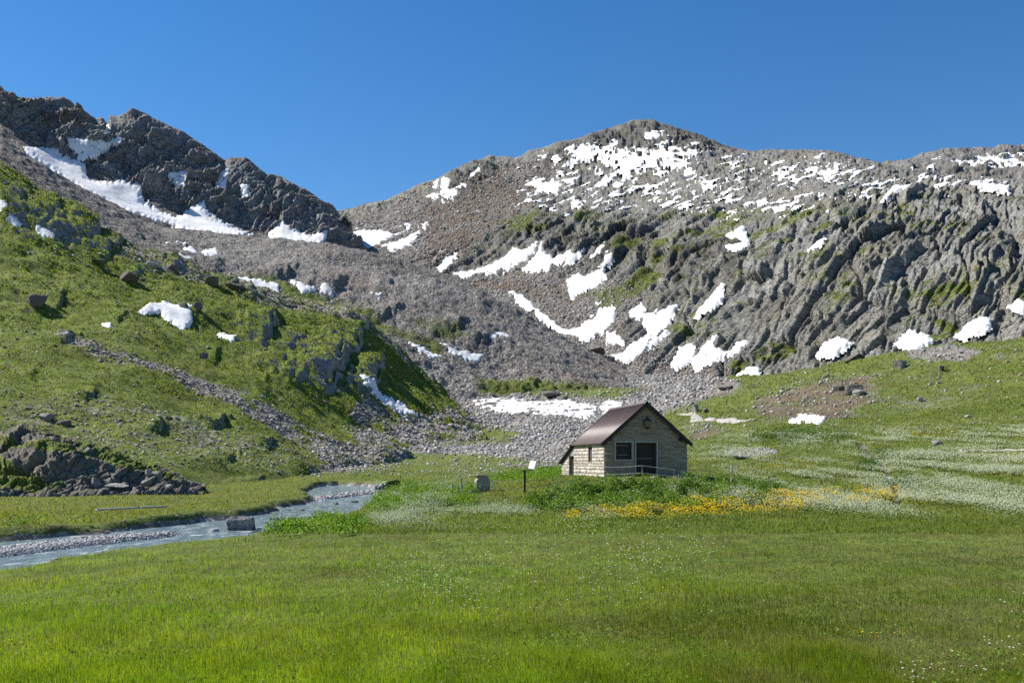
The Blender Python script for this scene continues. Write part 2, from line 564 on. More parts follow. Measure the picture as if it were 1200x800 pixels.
for Y, dv in gt:
    dv = np.zeros(16) if dv is None else np.array(dv, float)
    z = -dv / FPX * Y
    zz = np.interp(G.us, gu, z); r_ = 28
    rz.append(blur1(blur1(zz, r_, 0), r_, 0))
Z = hermite_rows(np.array(rz), rY, ys)
G.U = np.repeat(G.us[None], len(ys), 0).astype(f32); Yg = np.repeat(ys[:, None], len(G.us), 1)
G.V = (VH + (HC - Z) * FPX / Yg).astype(f32)
Xg = (G.U - 600) / FPX * Yg
# river bed carved out in world metres; outline given at the water level
WZ = -0.42
def at_water(u, v):
    Y = (HC - WZ) * FPX / (v - VH); return ((u - 600) / FPX * Y, Y)
river_px = [(-600, 700), (-250, 661), (0, 634), (60, 629), (120, 624), (200, 615), (260, 609), (300, 603), (314, 600), (322, 595), (350, 591), (361, 587.5),
            (358, 582), (350, 578), (358, 575), (366, 571), (380, 569), (396, 568), (425, 569), (451, 571.5), (447, 576), (437, 582), (434, 588),
            (418, 597), (400, 603), (380, 606), (352, 611), (325, 617), (306, 624), (286, 627), (255, 631), (200, 636), (150, 642), (100, 649), (50, 657), (0, 665), (-250, 712), (-600, 790)]
river_poly = [at_water(*p) for p in river_px]
bar_px = [(-120, 662), (0, 641), (60, 635), (130, 629), (200, 624.5), (233, 624), (215, 629), (150, 636), (80, 645), (0, 656), (-120, 686)]
bar_poly = [at_water(*p) for p in bar_px]
bar2_px = [(360, 583), (400, 578.5), (452, 573), (446, 578), (400, 584), (368, 588)]
bar2_poly = [at_water(*p) for p in bar2_px]
nm = (Yg < 180) & (Xg < 6) & (Yg > 12)
rs = np.full(Z.shape, -9.0, f32)
rs[nm] = polydist(river_poly, Xg[nm].astype(f32), Yg[nm].astype(f32)) + 0.35 * perlin2(Xg[nm] / 1.3, Yg[nm] / 1.8, 2)
bs = np.full(Z.shape, -9.0, f32)
bs[nm] = np.maximum(polydist(bar_poly, Xg[nm].astype(f32), Yg[nm].astype(f32)), polydist(bar2_poly, Xg[nm].astype(f32), Yg[nm].astype(f32)))
G.rs = rs
w = sstep(-0.25, 0.75, rs)
_cv = np.interp(G.us, [-700, -250, 0, 100, 200, 300, 400, 450, 480], [760, 690, 648, 637, 625, 613, 590, 574, 566])
_cy = (HC - WZ) * FPX / (_cv - VH)
_near = nm & (Yg < _cy[None]) & (G.U < 470)
Z = np.where(_near, np.minimum(Z, WZ + .03 + np.clip(-rs, 0, 9) * .055 + np.clip(-rs - 6, 0, 9) * .06), Z)
Z = Z * (1 - w) + (-0.80) * w
Z = Z + 0.52 * sstep(-0.2, 0.9, bs)
# unevenness
far = sstep(55, 260, Yg) * sstep(330, 560, G.U + (Yg - 100) * 0.5)
rough = fbm2(Xg, Yg, 5.0, 4, 21)
Z = Z + (1 - w) * (0.05 * fbm2(Xg, Yg, 2.2, 3, 20) + 0.10 * fbm2(Xg, Yg, 9, 2, 22)) * sstep(8, 30, Yg)
Z = Z + far * (0.35 * rough + 1.5 * fbm2(Xg, Yg, 26, 3, 23)) + sstep(150, 400, Yg) * far * 0.8 * np.abs(rough)
hum = sstep(46, 62, Yg) * (1 - sstep(120, 170, Yg)) * sstep(520, 600, G.U)
Z = Z + hum * 0.16 * np.abs(fbm2(Xg, Yg, 2.4, 3, 24))
# the small brook gully on the right
gul = np.zeros(Z.shape, f32)
for seg in [((1052, 584), (1047, 566)), ((1047, 566), (1040, 556)), ((1036, 546), (1020, 531)), ((1020, 531), (1010, 522))]:
    (ax, ay), (bx, by) = seg
    m = (np.abs(G.U - 1035) < 60) & (np.abs(G.V - 552) < 50)
    ex, ey = bx - ax, by - ay
    t = np.clip(((G.U[m] - ax) * ex + (G.V[m] - ay) * ey) / (ex * ex + ey * ey), 0, 1)
    d = np.hypot(G.U[m] - ax - t * ex, G.V[m] - ay - t * ey)
    gul[m] = np.maximum(gul[m], np.exp(-(d / 5.0) ** 2))
Z = Z - 0.35 * gul
G.P = np.stack([Xg, Yg, Z], -1); G.ys = ys
G.V = (VH + (HC - Z) * FPX / Yg).astype(f32)
G.N = normals(G.P)

def ground_z(x, y):
    x = np.asarray(x, float); y = np.asarray(y, float)
    u = 600 + x / y * FPX
    fj = np.clip((u - G.us[0]) / (G.us[1] - G.us[0]), 0, len(G.us) - 1.001)
    i = np.clip(np.searchsorted(G.ys, y) - 1, 0, len(G.ys) - 2)
    fi = np.clip((y - G.ys[i]) / (G.ys[i + 1] - G.ys[i]), 0, 1)
    j = fj.astype(int); fj = fj - j
    Zp = G.P[..., 2]
    return (Zp[i, j] * (1 - fj) + Zp[i, j + 1] * fj) * (1 - fi) + (Zp[i + 1, j] * (1 - fj) + Zp[i + 1, j + 1] * fj) * fi

def gpoint(u, Y):
    x = (u - 600) / FPX * Y
    return Vector((x, Y, float(ground_z(x, Y))))

R_ = np.ones(Z.shape, f32)
bowl = region([[(350, 556), (380, 530), (430, 490), (500, 440), (560, 400), (760, 400), (860, 430), (830, 462), (780, 480), (740, 520), (690, 545), (640, 549), (560, 556), (440, 551)]], G.U, G.V, 8)
green = region([[(440, 505), (520, 497), (610, 505), (600, 517), (520, 522), (450, 520)], [(420, 530), (560, 532), (640, 541), (560, 549), (420, 546)],
                [(560, 450), (640, 446), (700, 450), (760, 455), (720, 468), (640, 463), (570, 462)], [(380, 520), (460, 525), (520, 535), (400, 540)],
                [(470, 540), (600, 545), (640, 552), (450, 556)], [(560, 440), (600, 436), (650, 446), (600, 460)]], G.U, G.V, 7)
R_ = 1.05 - 0.93 * bowl + 0.85 * bowl * green
brown = region([[(880, 480), (900, 460), (960, 445), (1010, 440), (1030, 455), (1000, 480), (980, 495), (900, 492)], [(800, 500), (830, 495), (850, 505), (810, 520)]], G.U, G.V, 10)
greyh = region([[(1060, 412), (1110, 404), (1150, 412), (1130, 423), (1070, 420)], [(850, 528), (900, 526), (912, 531), (870, 536), (848, 534)], [(800, 440), (870, 448), (850, 462), (800, 470)]], G.U, G.V, 4)
hillm = sstep(100, 180, Yg) * sstep(740, 800, G.U)
nn_ = fbm2(Xg, Yg, 22, 3, 31)
R_ = R_ - 0.40 * brown - 0.8 * greyh - hillm * (0.28 + 0.22 * nn_)
R_ = R_ - 1.3 * sstep(-0.1, 0.4, rs) - 0.9 * gul
Gm = np.clip(bowl + greyh + sstep(-.1, .4, rs), 0, 1)
Bm = np.clip(0.36 * brown + hillm * (0.35 + 0.2 * nn_) + gul * .6, 0, 1)
A_ = np.ones(Z.shape, f32) * (0.92 + 0.1 * fbm2(Xg, Yg, 8, 2, 33))
G.M = np.stack([R_, Gm, Bm, np.clip(A_, .6, 1.3)], -1)
MG = terrain_mat('ground_cover', 0.16, scree_s=1.1, grass_s=0.8)
finish_layer(G, 'ground', MG)
print('ground', time.time() - T0)

# ---- left green hillside
hs_rows = [
 [(-300, 590, 72), (0, 585, 82), (200, 574, 96), (340, 566, 135), (420, 560, 175), (520, 552, 225), (570, 550, 245)],
 [(-300, 540, 88), (0, 540, 96), (200, 548, 108), (340, 548, 145), (420, 545, 185), (520, 525, 235), (570, 525, 255)],
 [(-300, 470, 140), (0, 480, 135), (150, 500, 140), (300, 515, 165), (420, 510, 220), (500, 500, 265), (570, 505, 300)],
 [(-300, 360, 210), (0, 380, 200), (150, 400, 210), (300, 430, 235), (420, 450, 275), (500, 475, 310), (570, 500, 330)],
 [(-300, 240, 300), (0, 290, 275), (150, 330, 290), (300, 370, 310), (420, 410, 330), (500, 455, 345), (570, 494, 350)],
 [(-300, 100, 400), (0, 197, 345), (12, 203), (25, 210, 350), (45, 222), (60, 232, 355), (80, 250), (100, 262, 358), (125, 276), (150, 288, 360), (170, 296), (200, 305, 362), (250, 326, 365), (300, 338, 365), (350, 348, 368), (400, 364, 370), (430, 380, 370), (460, 402, 368), (490, 427, 365), (515, 450, 362), (527, 468, 360), (540, 482, 358), (570, 494, 360)],
 [(-300, 180, 480), (0, 280, 430), (200, 380, 440), (400, 430, 450), (500, 500, 440), (570, 540, 430)]]
H = rows_to_layer(hs_rows, -300, 570, crest=5)
X, Y = H.P[..., 0], H.P[..., 1]
dep = Y / 250.0
H.P[..., 2] += dep * (2.0 * fbm2(X, Y, 32, 3, 41) + .75 * fbm2(X + .4 * Y, Y, 9, 4, 42, 0.55) + .55 * fbm2((X - .5 * Y) * .35, X * .5 + Y, 7, 3, 48, .55, True)) * sstep(0.3, 1.2, H.T)
cl = [(80, 262, 70, 30, 5), (40, 250, 40, 26, 3), (8, 232, 30, 22, 3), (105, 292, 46, 16, 3), (55, 355, 26, 13, 3.0), (148, 322, 24, 10, 2.4), (196, 312, 22, 8, 2.0), (224, 368, 14, 8, 2),
      (300, 383, 34, 20, 4.0), (335, 402, 30, 16, 3.5), (365, 430, 62, 34, 6.0), (392, 412, 46, 32, 5), (420, 440, 40, 26, 3.5), (310, 428, 26, 13, 3), (246, 420, 16, 9, 2), (395, 352, 20, 8, 2),
      (95, 468, 26, 9, 1.6), (60, 400, 34, 10, 2.0), (130, 378, 20, 8, 1.5), (165, 505, 40, 9, 1.4), (230, 498, 50, 12, 1.8), (300, 525, 36, 8, 1.2), (20, 440, 30, 8, 1.4),
      (262, 332, 26, 8, 2.6), (285, 341, 22, 7, 2.2), (430, 372, 28, 10, 2.2), (470, 412, 28, 8, 1.8), (240, 535, 60, 14, .8), (285, 566, 32, 9, .7)]
bb = bumps(H, cl)
H.P[..., 2] += bb
f1, f2, r, ox, oy = worley2(X / 7, H.P[..., 2] / 5 + Y * .05, 4)
rockz = region([[(0, 205), (60, 240), (130, 285), (125, 305), (60, 292), (20, 285), (0, 240)], [(265, 370), (315, 370), (320, 400), (345, 395), (400, 390), (440, 430), (445, 465), (390, 470), (330, 450), (280, 420)],
                [(20, 345), (58, 345), (62, 375), (30, 370)], [(130, 315), (168, 315), (165, 335), (135, 330)], [(160, 306), (215, 306), (220, 320), (165, 320)], [(200, 355), (240, 355), (240, 370), (210, 370)]], H.U, H.V, 7)
H.P[..., 2] += rockz * .3 * (1.6 * (r[0] - .5) + 1.0 * (ox * (r[1] - .5) + oy * (r[2] - .5)) * 3 - 0.8 * sstep(.12, 0, f2 - f1))
streamz = region([[(60, 395), (75, 392), (200, 432), (300, 468), (370, 505), (430, 530), (500, 520), (520, 552), (350, 556), (390, 545), (340, 515), (270, 478), (190, 445), (70, 405)],
                  [(430, 470), (470, 490), (540, 478), (570, 500), (560, 545), (440, 545), (400, 500)]], H.U, H.V, 5)
streamz = streamz * np.clip(.75 + .9 * fbm2(X, Y, 7, 3, 47), .1, 1.1)
H.N = normals(H.P); H.vis = int(np.searchsorted(H.t, 5.05))
nz = H.N[..., 2]
n1 = fbm2(X, Y, 18, 4, 43); n2 = fbm2(X, Y, 5, 3, 44)
lowst = region([[(0, 470), (120, 470), (330, 515), (420, 545), (330, 552), (120, 545), (0, 520)]], H.U, H.V, 14)
tops = region([[(120, 282), (165, 292), (260, 325), (250, 335), (180, 322), (125, 300)], [(250, 322), (400, 350), (440, 378), (520, 450), (505, 452), (430, 398), (390, 372), (270, 345)]], H.U, H.V, 6)
H.M = np.stack([0.95 - 0.85 * streamz - 0.30 * lowst + 0.22 * n1 + .1 * n2 - 1.3 * rockz * sstep(.46, .66, H.N[..., 0] * .8 - H.N[..., 1] * .35) - 1.2 * sstep(0.48, 0.30, nz) - .45 * tops,
                np.clip(streamz + lowst * .8 + tops, 0, 1) * (1 - rockz), np.clip(.25 + .4 * n1 + .45 * region([[(85, 300), (130, 320), (170, 340), (190, 360), (150, 400), (160, 430), (142, 430), (120, 380), (96, 330)], [(430, 385), (515, 450), (480, 440)], [(440, 455), (500, 475), (500, 490), (450, 480)]], H.U, H.V, 8), 0, 1) * (1 - rockz) * (1 - streamz), np.ones_like(n1)], -1)
MH = terrain_mat('hillside_cover', 0.24, scree_s=0.9)
finish_layer(H, 'hillside', MH)
print('hillside', time.time() - T0)

# ---- grey moraine behind it
mo_rows = [
 [(-300, 420, 400), (0, 350, 400), (200, 400, 405), (300, 420, 420), (450, 460, 430), (560, 482, 440), (650, 492, 440), (740, 486, 450), (820, 490, 450)],
 [(-300, 240, 470), (0, 235, 460), (200, 310, 470), (300, 345, 480), (400, 370, 490), (500, 400, 490), (600, 425, 490), (700, 445, 490), (820, 465, 490)],
 [(-300, 60, 560), (0, 162, 560), (25, 176), (50, 192, 570), (75, 208), (100, 224, 580), (140, 245), (170, 260, 600), (200, 267), (230, 273, 620), (265, 275), (300, 277, 630), (350, 283), (400, 288, 640), (440, 296), (470, 306, 630), (520, 322, 620), (560, 336, 610), (600, 358, 600), (640, 382, 590), (690, 412, 580), (740, 436, 570), (820, 460, 560)],
 [(-300, 150, 660), (0, 230, 650), (200, 320, 700), (400, 330, 720), (600, 400, 680), (820, 500, 660)]]
D = rows_to_layer(mo_rows, -300, 820, crest=2, du=1.3, dv=1.3)
X, Y = D.P[..., 0], D.P[..., 1]
f1, f2, r, ox, oy = worley2(X / 3.2, Y / 4.0, 8)
D.P[..., 2] += 2.6 * fbm2(X, Y, 45, 4, 51) + 0.9 * fbm2(X, Y, 7, 3, 52) + 0.9 * (r[0] - .3) * sstep(.6, .3, f1)
D.P[..., 2] += bumps(D, [(240, 305, 30, 12, 2), (310, 322, 44, 10, 3.5), (370, 335, 44, 10, 3.5), (430, 365, 50, 10, 3), (510, 385, 50, 10, 3), (545, 398, 40, 9, 3), (600, 450, 40, 8, 2), (660, 455, 40, 8, 2)])
D.N = normals(D.P); D.vis = int(np.searchsorted(D.t, 2.05))
n1 = fbm2(X, Y, 60, 3, 53)
gr = region([[(240, 325), (300, 322), (380, 345), (430, 362), (470, 385), (520, 400), (520, 425), (470, 400), (420, 380), (330, 350)], [(470, 372), (540, 385), (560, 400), (520, 402)], [(560, 440), (700, 450), (740, 462), (640, 468), (560, 465)]], D.U, D.V, 10)
D.M = np.stack([.12 + .62 * gr + .15 * n1, np.clip(1.2 - gr * .6, 0, 1), np.clip(.1 + .3 * n1, 0, 1), np.clip(.86 + .22 * n1, .6, 1.2)], -1)
finish_layer(D, 'moraine', terrain_mat('moraine_stones', 0.42, scree_s=0.85))
print('moraine', time.time() - T0)

# ---- dark cliffs, upper left
cl_rows = [
 [(-300, 300, 600), (0, 260, 600), (150, 300, 620), (300, 330, 640), (400, 340, 660), (500, 450, 680)],
 [(-300, 230, 800), (0, 190, 800), (60, 215, 800), (130, 250, 800), (200, 278, 800), (300, 290, 810), (390, 300, 820), (500, 430, 830)],
 [(-300, 200, 900), (0, 140, 900), (60, 182, 900), (130, 212, 900), (165, 232, 900), (240, 252, 905), (300, 272, 910), (380, 281, 925), (410, 296), (500, 410, 950)],
 [(-300, 190, 930), (0, 118, 930), (60, 145, 940), (100, 150, 945), (130, 185, 940), (165, 200, 945), (240, 225, 955), (300, 245, 965), (380, 264, 985), (410, 284), (500, 390, 1010)],
 [(-300, 170, 980), (-60, 120), (-15, 104), (0, 101, 985), (5, 108), (10, 115), (22, 118), (32, 120), (45, 116), (60, 114, 1000), (72, 117), (82, 123), (95, 135), (104, 141), (112, 143), (119, 141), (127, 150, 1010), (131, 137), (140, 139, 1005), (148, 136), (155, 130), (165, 134), (180, 140, 1015), (195, 147), (210, 153), (225, 163), (235, 169), (243, 175, 1040), (253, 183), (262, 190), (270, 186), (280, 187), (286, 185), (296, 192), (308, 201, 1070), (312, 205), (325, 208), (345, 218), (365, 230), (385, 241, 1110), (393, 251), (402, 268, 1130), (412, 292), (500, 420, 1150)],
 [(-300, 220, 1200), (0, 160, 1200), (130, 190, 1250), (300, 260, 1300), (400, 310), (500, 420, 1400)]]
E = rows_to_layer(cl_rows, -300, 500, crest=4, soft=5)
E.B0 = E.P.copy()
N0 = normals(blur(E.P, 10))
X, Y, Zc = E.P[..., 0], E.P[..., 1], E.P[..., 2]
cm = sstep(1.85, 2.25, E.T)                    # cliff
rid = fbm3(X, Y * .6, Zc * .45, 55, 5, 61, 0.55, True)
f1, f2, r, ox, oy = worley2((X + .35 * Zc) / 22, (Zc - .3 * X) / 34, 12)
g1_, g2_, r2, ox2, oy2 = worley2((X + .3 * Zc) / 8, (Zc - .3 * X) / 13, 13)
across, along = X * .92 - Zc * .38, X * .38 + Zc * .92
def estr(lam, amp, seed, off):
    q = across / lam + .9 * perlin2(along / (lam * 4), across / (lam * 2), seed) + off
    fr = q - np.floor(q); cell = np.floor(q).astype(np.int32)
    sg = along / (lam * 2.4) + (_hash(cell, cell * 0 + seed, cell * 0) & np.uint32(255)).astype(f32) / 40
    hh = (_hash(cell, np.floor(sg).astype(np.int32), cell * 0 + 1, seed) & np.uint32(1023)).astype(f32) / 1023
    return amp * ((1 - fr) * (.4 + hh) + .6 * hh + .8 * (sg - np.floor(sg) - .5) * (hh * 2 - 1))
dsp = cm * (5 * rid + 4 * (r[0] - .5) + 12 * (ox * (r[1] - .5) + oy * (r[2] - .5)) + estr(26, 7, 411, r[0]) + estr(9, 3.5, 412, r2[0]) + estr(4, 1.5, 413, 0) - 6)
dsp = dsp + (1 - cm) * (1.2 * fbm2(X, Y, 12, 4, 62) + 3 * fbm2(X, Y, 50, 2, 63))
_d = (dsp - 4) * .55
dsp = dsp * (1 - sstep(3.1, 3.7, E.T)) + np.where(_d > 5, 5 + (_d - 5) * .35, _d) * sstep(3.1, 3.7, E.T)
taper = 1 - 0.60 * np.exp(-((E.T - 4) / .14) ** 2)
E.P = E.P + N0 * (dsp * taper)[..., None]
E.N = normals(E.P); E.vis = int(np.searchsorted(E.t, 4.05))
n1 = fbm3(X, Y, Zc, 60, 3, 64)
E.M = np.stack([np.full(X.shape, -.4), (1 - cm) * 1.0, .15 + .5 * n1 * cm, np.full(X.shape, .9)], -1)
finish_layer(E, 'cliffs', terrain_mat('cliff_rock', 0.95, rock=((.17, .17, .175), (.28, .275, .27), (.40, .385, .36)), scree_s=0.5, crack=(math.radians(112), .05, .12)), smooth=False)
print('cliffs', time.time() - T0)

# ---- the big mountain, centre and right
mt_rows = [
 [(380, 400, 760), (500, 420, 680), (600, 450, 580), (700, 478, 520), (800, 480, 480), (900, 478, 460), (1000, 460, 440), (1100, 442, 405), (1200, 432, 390), (1500, 425, 360)],
 [(380, 355, 850), (500, 385, 740), (600, 412, 640), (700, 442, 570), (800, 448, 530), (900, 445, 500), (1000, 430, 470), (1100, 410, 440), (1200, 400, 425), (1500, 395, 400)],
 [(380, 300, 1080), (500, 318, 930), (600, 340, 800), (700, 355, 720), (800, 352, 650), (900, 355, 560), (1000, 350, 515), (1100, 345, 480), (1200, 342, 460), (1500, 335, 430)],
 [(380, 278, 1250), (500, 275, 1120), (600, 270, 1020), (750, 272, 900), (900, 280, 700), (1000, 272, 620), (1100, 280, 560), (1200, 285, 520), (1500, 275, 480)],
 [(380, 266, 1400), (500, 240, 1320), (600, 228, 1250), (750, 208, 1200), (900, 218, 980), (1000, 215, 850), (1100, 232, 720), (1200, 243, 620), (1500, 230, 560)],
 [(380, 246, 1500), (400, 249, 1500), (415, 245), (430, 240, 1500), (450, 236), (470, 227), (485, 220), (500, 214), (520, 207), (532, 199), (545, 195), (555, 189), (566, 187), (575, 182), (580, 185), (592, 184), (604, 186), (612, 183), (620, 177), (632, 175), (645, 171), (655, 167), (668, 166), (680, 163), (692, 157), (700, 156), (715, 151), (730, 147), (740, 142), (752, 141), (765, 141, 1450), (772, 145), (785, 149), (800, 155), (815, 159), (830, 165), (850, 172), (880, 178), (900, 176, 1250), (930, 177), (960, 177), (972, 178), (985, 181), (1000, 187, 1080), (1020, 190), (1040, 196), (1070, 203), (1100, 211, 850), (1125, 208), (1150, 210), (1200, 212, 760), (1500, 190, 700)],
 [(380, 320, 1800), (600, 260, 1800), (750, 230, 1800), (900, 240, 1600), (1000, 250, 1400), (1100, 260, 1150), (1200, 270, 1000), (1500, 260, 900)]]
M = rows_to_layer(mt_rows, 380, 1500, crest=5, du=1.2)
N0 = normals(blur(M.P, 10))
X, Y, Zc = M.P[..., 0], M.P[..., 1], M.P[..., 2]
U, V = M.U, M.V
slab = region([[(760, 440), (720, 400), (760, 340), (840, 300), (940, 250), (1060, 215), (1200, 240), (1520, 230), (1520, 410), (1200, 402), (1000, 440), (880, 450)],
               [(600, 300), (640, 240), (760, 250), (850, 240), (840, 320), (760, 350), (700, 330)], [(430, 330), (500, 300), (600, 265), (620, 300), (560, 320), (490, 345)]], U, V, 22)
fins = region([[(520, 235), (525, 210), (545, 193), (578, 186), (580, 200), (560, 225)], [(640, 190), (655, 168), (700, 155), (745, 138), (800, 150), (850, 170), (810, 190), (740, 195), (700, 185)],
               [(560, 285), (640, 265), (760, 280), (780, 310), (700, 320), (600, 300)], [(780, 300), (860, 290), (880, 330), (790, 360)]], U, V, 12)
screez = region([[(460, 235), (520, 225), (600, 195), (660, 190), (640, 235), (560, 290), (520, 330), (470, 300)], [(400, 262), (460, 250), (520, 270), (480, 310), (400, 300)],
                 [(470, 345), (560, 320), (680, 320), (760, 350), (730, 400), (800, 430), (870, 440), (860, 470), (600, 470), (560, 380)], [(560, 380), (640, 330), (720, 345), (720, 400), (700, 450), (600, 450)]], U, V, 14)
ca, sa = math.cos(math.radians(58)), math.sin(math.radians(58))
wx = X + 3 * perlin3(X / 40, Y / 40, Zc / 40, 70); wz = Zc + 3 * perlin3(X / 40, Y / 40, Zc / 40, 71)
along = wx * ca + wz * sa; across = -wx * sa + wz * ca + .25 * Y
f1, f2, r, ox, oy = worley2(along / 55, across / 19, 15)
e1, e2, r2, px2, py2 = worley2(along / 20, across / 7.0, 16)
def slabs(lam, amp, seed, off):
    q = across / lam + .5 * perlin2(along / (lam * 4), across / (lam * 2.2), seed) + off
    fr = q - np.floor(q)
    cell = np.floor(q).astype(np.int32)
    seg = along / (lam * 2.0) + (_hash(cell, cell * 0 + seed, cell * 0) & np.uint32(255)).astype(f32) / 40
    hh = (_hash(cell, np.floor(seg).astype(np.int32), cell * 0 + 1, seed) & np.uint32(1023)).astype(f32) / 1023
    sf = seg - np.floor(seg)
    return amp * ((1 - fr) * (.45 + .9 * hh) + .5 * hh + .9 * (sf - .5) * (hh * 2 - 1)) * (1 - .8 * sstep(.10, 0, np.minimum(fr, 1 - fr))), hh
s1_, h1_ = slabs(28, 3.3, 401, 2.5 * r[0])
s2_, h2_ = slabs(8.5, 2.1, 402, 2.5 * r2[0])
s3_, h3_ = slabs(3.6, 1.15, 403, 2.0 * h2_)
str1 = perlin2(along / 16, across / 3.2, 171) + .6 * perlin2(along / 7, across / 1.6, 172)
big = 4 * (r[0] - .5) + 15 * (ox * (r[1] - .5) + oy * (r[2] - .4)) - 3.5 * sstep(.16, 0, f2 - f1)
med = 2.0 * (r2[0] - .5) + 4 * (px2 * (r2[1] - .5) + py2 * (r2[2] - .4)) - 1.6 * sstep(.16, 0, e2 - e1)
sml = 1.5 * str1 - .9 * np.abs(fbm3(X, Y, Zc, 9, 3, 173))
rid = fbm3(X, Y, Zc * .6, 70, 4, 72, .5, True)
upper = sstep(3.0, 4.2, M.T)
rub1, rub2, r4, px4, py4 = worley2(X / 14 + Zc * .02, Y / 20, 18)
rubble = 2.2 * (r4[0] - .5) + 4 * (px4 * (r4[1] - .5) + py4 * (r4[2] - .5)) + 1.6 * fbm2(X, Y, 7, 3, 73)
sc_ = np.clip(Y / 800, .6, 1.6)
dsp = 2.6 * rid * (1 - .5 * slab)
dsp = dsp + slab * (big * .8 + s1_ + s2_ + s3_ + .3 * sml) + (1 - slab) * (1 - screez) * .6 * (s2_ + s3_)
dsp = dsp + (1 - slab) * sc_ * (rubble * (.5 + .5 * upper) * (1 - .72 * screez) + .8 * fbm2(X, Y, 6, 3, 74))
dsp = dsp + fins * sc_ * (3.8 * fbm3(X, Y, Zc * .35, 26, 4, 75, .55, True) - 1)
dsp = dsp * (1 - 0.78 * np.exp(-((M.T - 5) / .27) ** 2)) * sstep(0.0, 0.25, M.T)
M.P = M.P + N0 * dsp[..., None]
M.N = normals(M.P); M.vis = int(np.searchsorted(M.t, 5.03))
nz = blur(M.N[..., 2], 1)
n1 = fbm3(X, Y, Zc, 45, 4, 76); n2 = fbm3(X, Y, Zc, 12, 3, 77)
vegz = region([[(520, 300), (640, 235), (800, 240), (940, 235), (1060, 215), (1250, 235), (1520, 240), (1520, 400), (1200, 400), (1050, 410), (880, 450), (820, 450), (720, 380), (600, 330)]], U, V, 25)
vegs = region([[(700, 360), (770, 310), (800, 310), (720, 370), (700, 385)], [(850, 445), (870, 420), (930, 400), (940, 420), (900, 440)], [(1030, 360), (1090, 335), (1150, 345), (1120, 360)], [(560, 270), (590, 250), (640, 250), (620, 275)]], U, V, 10)
Rr = vegz * (.18 + .40 * n1 + .25 * n2 + .8 * (nz - .55)) + .5 * vegs - .5 * (1 - vegz)
brn = region([[(480, 240), (560, 215), (640, 195), (650, 215), (560, 300), (500, 310)], [(540, 330), (680, 330), (700, 360), (600, 350)]], U, V, 20)
M.M = np.stack([Rr, np.clip(screez * 1.1, 0, 1), np.clip(.55 * brn + .35 * n1 * (1 - slab) + .1 * screez, 0, 1), np.clip(1.0 + .12 * n1 + slab * (.30 * (h1_ - .5) + .35 * (h2_ - .5)) + (1 - slab) * .25 * (r4[2] - .5) - .30 * fins, .5, 1.35)], -1)
finish_layer(M, 'mountain', terrain_mat('mountain_rock', 0.62, rock=((.10, .10, .095), (.215, .212, .195), (.37, .365, .34)), scree_s=0.6, crack=(math.radians(58), .055, .16)), smooth=False)
print('mountain', time.time() - T0)

# ---- farther ridge, upper right
fr_rows = [
 [(980, 300, 1250), (1200, 300, 1250), (1560, 300, 1250)],
 [(980, 240, 1500), (1060, 222, 1500), (1200, 215, 1500), (1560, 200, 1500)],
 [(980, 215, 1750), (1040, 195), (1060, 191, 1750), (1075, 186), (1085, 184), (1100, 182), (1110, 179), (1130, 179), (1150, 176), (1165, 177), (1180, 174), (1200, 173, 1750), (1560, 160, 1750)],
 [(980, 260, 2200), (1560, 230, 2200)]]
FR = rows_to_layer(fr_rows, 980, 1560, crest=2, soft=5)
N0 = normals(blur(FR.P, 8)); X, Y, Zc = FR.P[..., 0], FR.P[..., 1], FR.P[..., 2]
f1, f2, r, ox, oy = worley2(X / 18, Y / 26, 19)
FR.P = FR.P + N0 * ((5 * fbm3(X, Y, Zc, 50, 5, 81, .55, True) + 9 * (r[0] - .5) + 10 * ox * (r[1] - .5)) * (1 - .6 * np.exp(-((FR.T - 2) / .1) ** 2)))[..., None]
FR.N = normals(FR.P); FR.vis = int(np.searchsorted(FR.t, 2.02))
FR.M = np.stack([np.full(X.shape, -.4), np.full(X.shape, .4), np.full(X.shape, .3), np.full(X.shape, .9)], -1)
finish_layer(FR, 'ridge', terrain_mat('ridge_rock', 1.4, scree_s=0.2), smooth=False)

# ---- rock knoll at the left edge of the plain
kn_rows = [
 [(-260, 600, 66), (-60, 592, 68), (100, 588, 70), (180, 586, 73), (238, 583, 77)],
 [(-260, 560, 69), (-60, 568, 70), (0, 574, 71), (60, 576, 72), (140, 576, 74), (190, 576, 76), (238, 579, 79)],
 [(-260, 530, 74), (-60, 540, 76), (0, 532, 77), (60, 530, 74.5), (120, 545, 76), (170, 562, 77), (210, 570, 78.5), (238, 577, 80)],
 [(-260, 500, 84), (-60, 508, 84), (0, 514, 84), (20, 508), (35, 506), (50, 514), (75, 519), (100, 526, 82), (125, 533), (150, 541, 82), (165, 546), (180, 548), (195, 553), (210, 560, 82), (222, 568), (238, 576, 82)],
 [(-260, 560, 95), (0, 560, 95), (238, 590, 92)]]
K = rows_to_layer(kn_rows, -260, 239, crest=3, soft=6, du=1.0, dv=1.0)
N0 = normals(blur(K.P, 8)); X, Y, Zc = K.P[..., 0], K.P[..., 1], K.P[..., 2]
f1, f2, r, ox, oy = worley2((X + .7 * Zc) / 3.4, (Zc - .5 * X) / 2.0, 21)
e1, e2, r2, ox2, oy2 = worley2((X + .7 * Zc) / .6, (Zc - .5 * X) / .4, 22)
kd = .45 * fbm3(X, Y, Zc, 3.0, 3, 91, .5, True) + .5 * (r[0] - .5) + 1.0 * (ox * (r[1] - .5) + oy * (r[2] - .5)) + .28 * (r2[0] - .5) - .25 * sstep(.15, 0, e2 - e1)
K.P = K.P + N0 * (kd * sstep(0, .3, K.T) * (1 - .5 * np.exp(-((K.T - 3) / .15) ** 2)))[..., None]
K.N = normals(K.P); K.vis = int(np.searchsorted(K.t, 3.1))
n1 = fbm2(X, Y, 4, 3, 92)
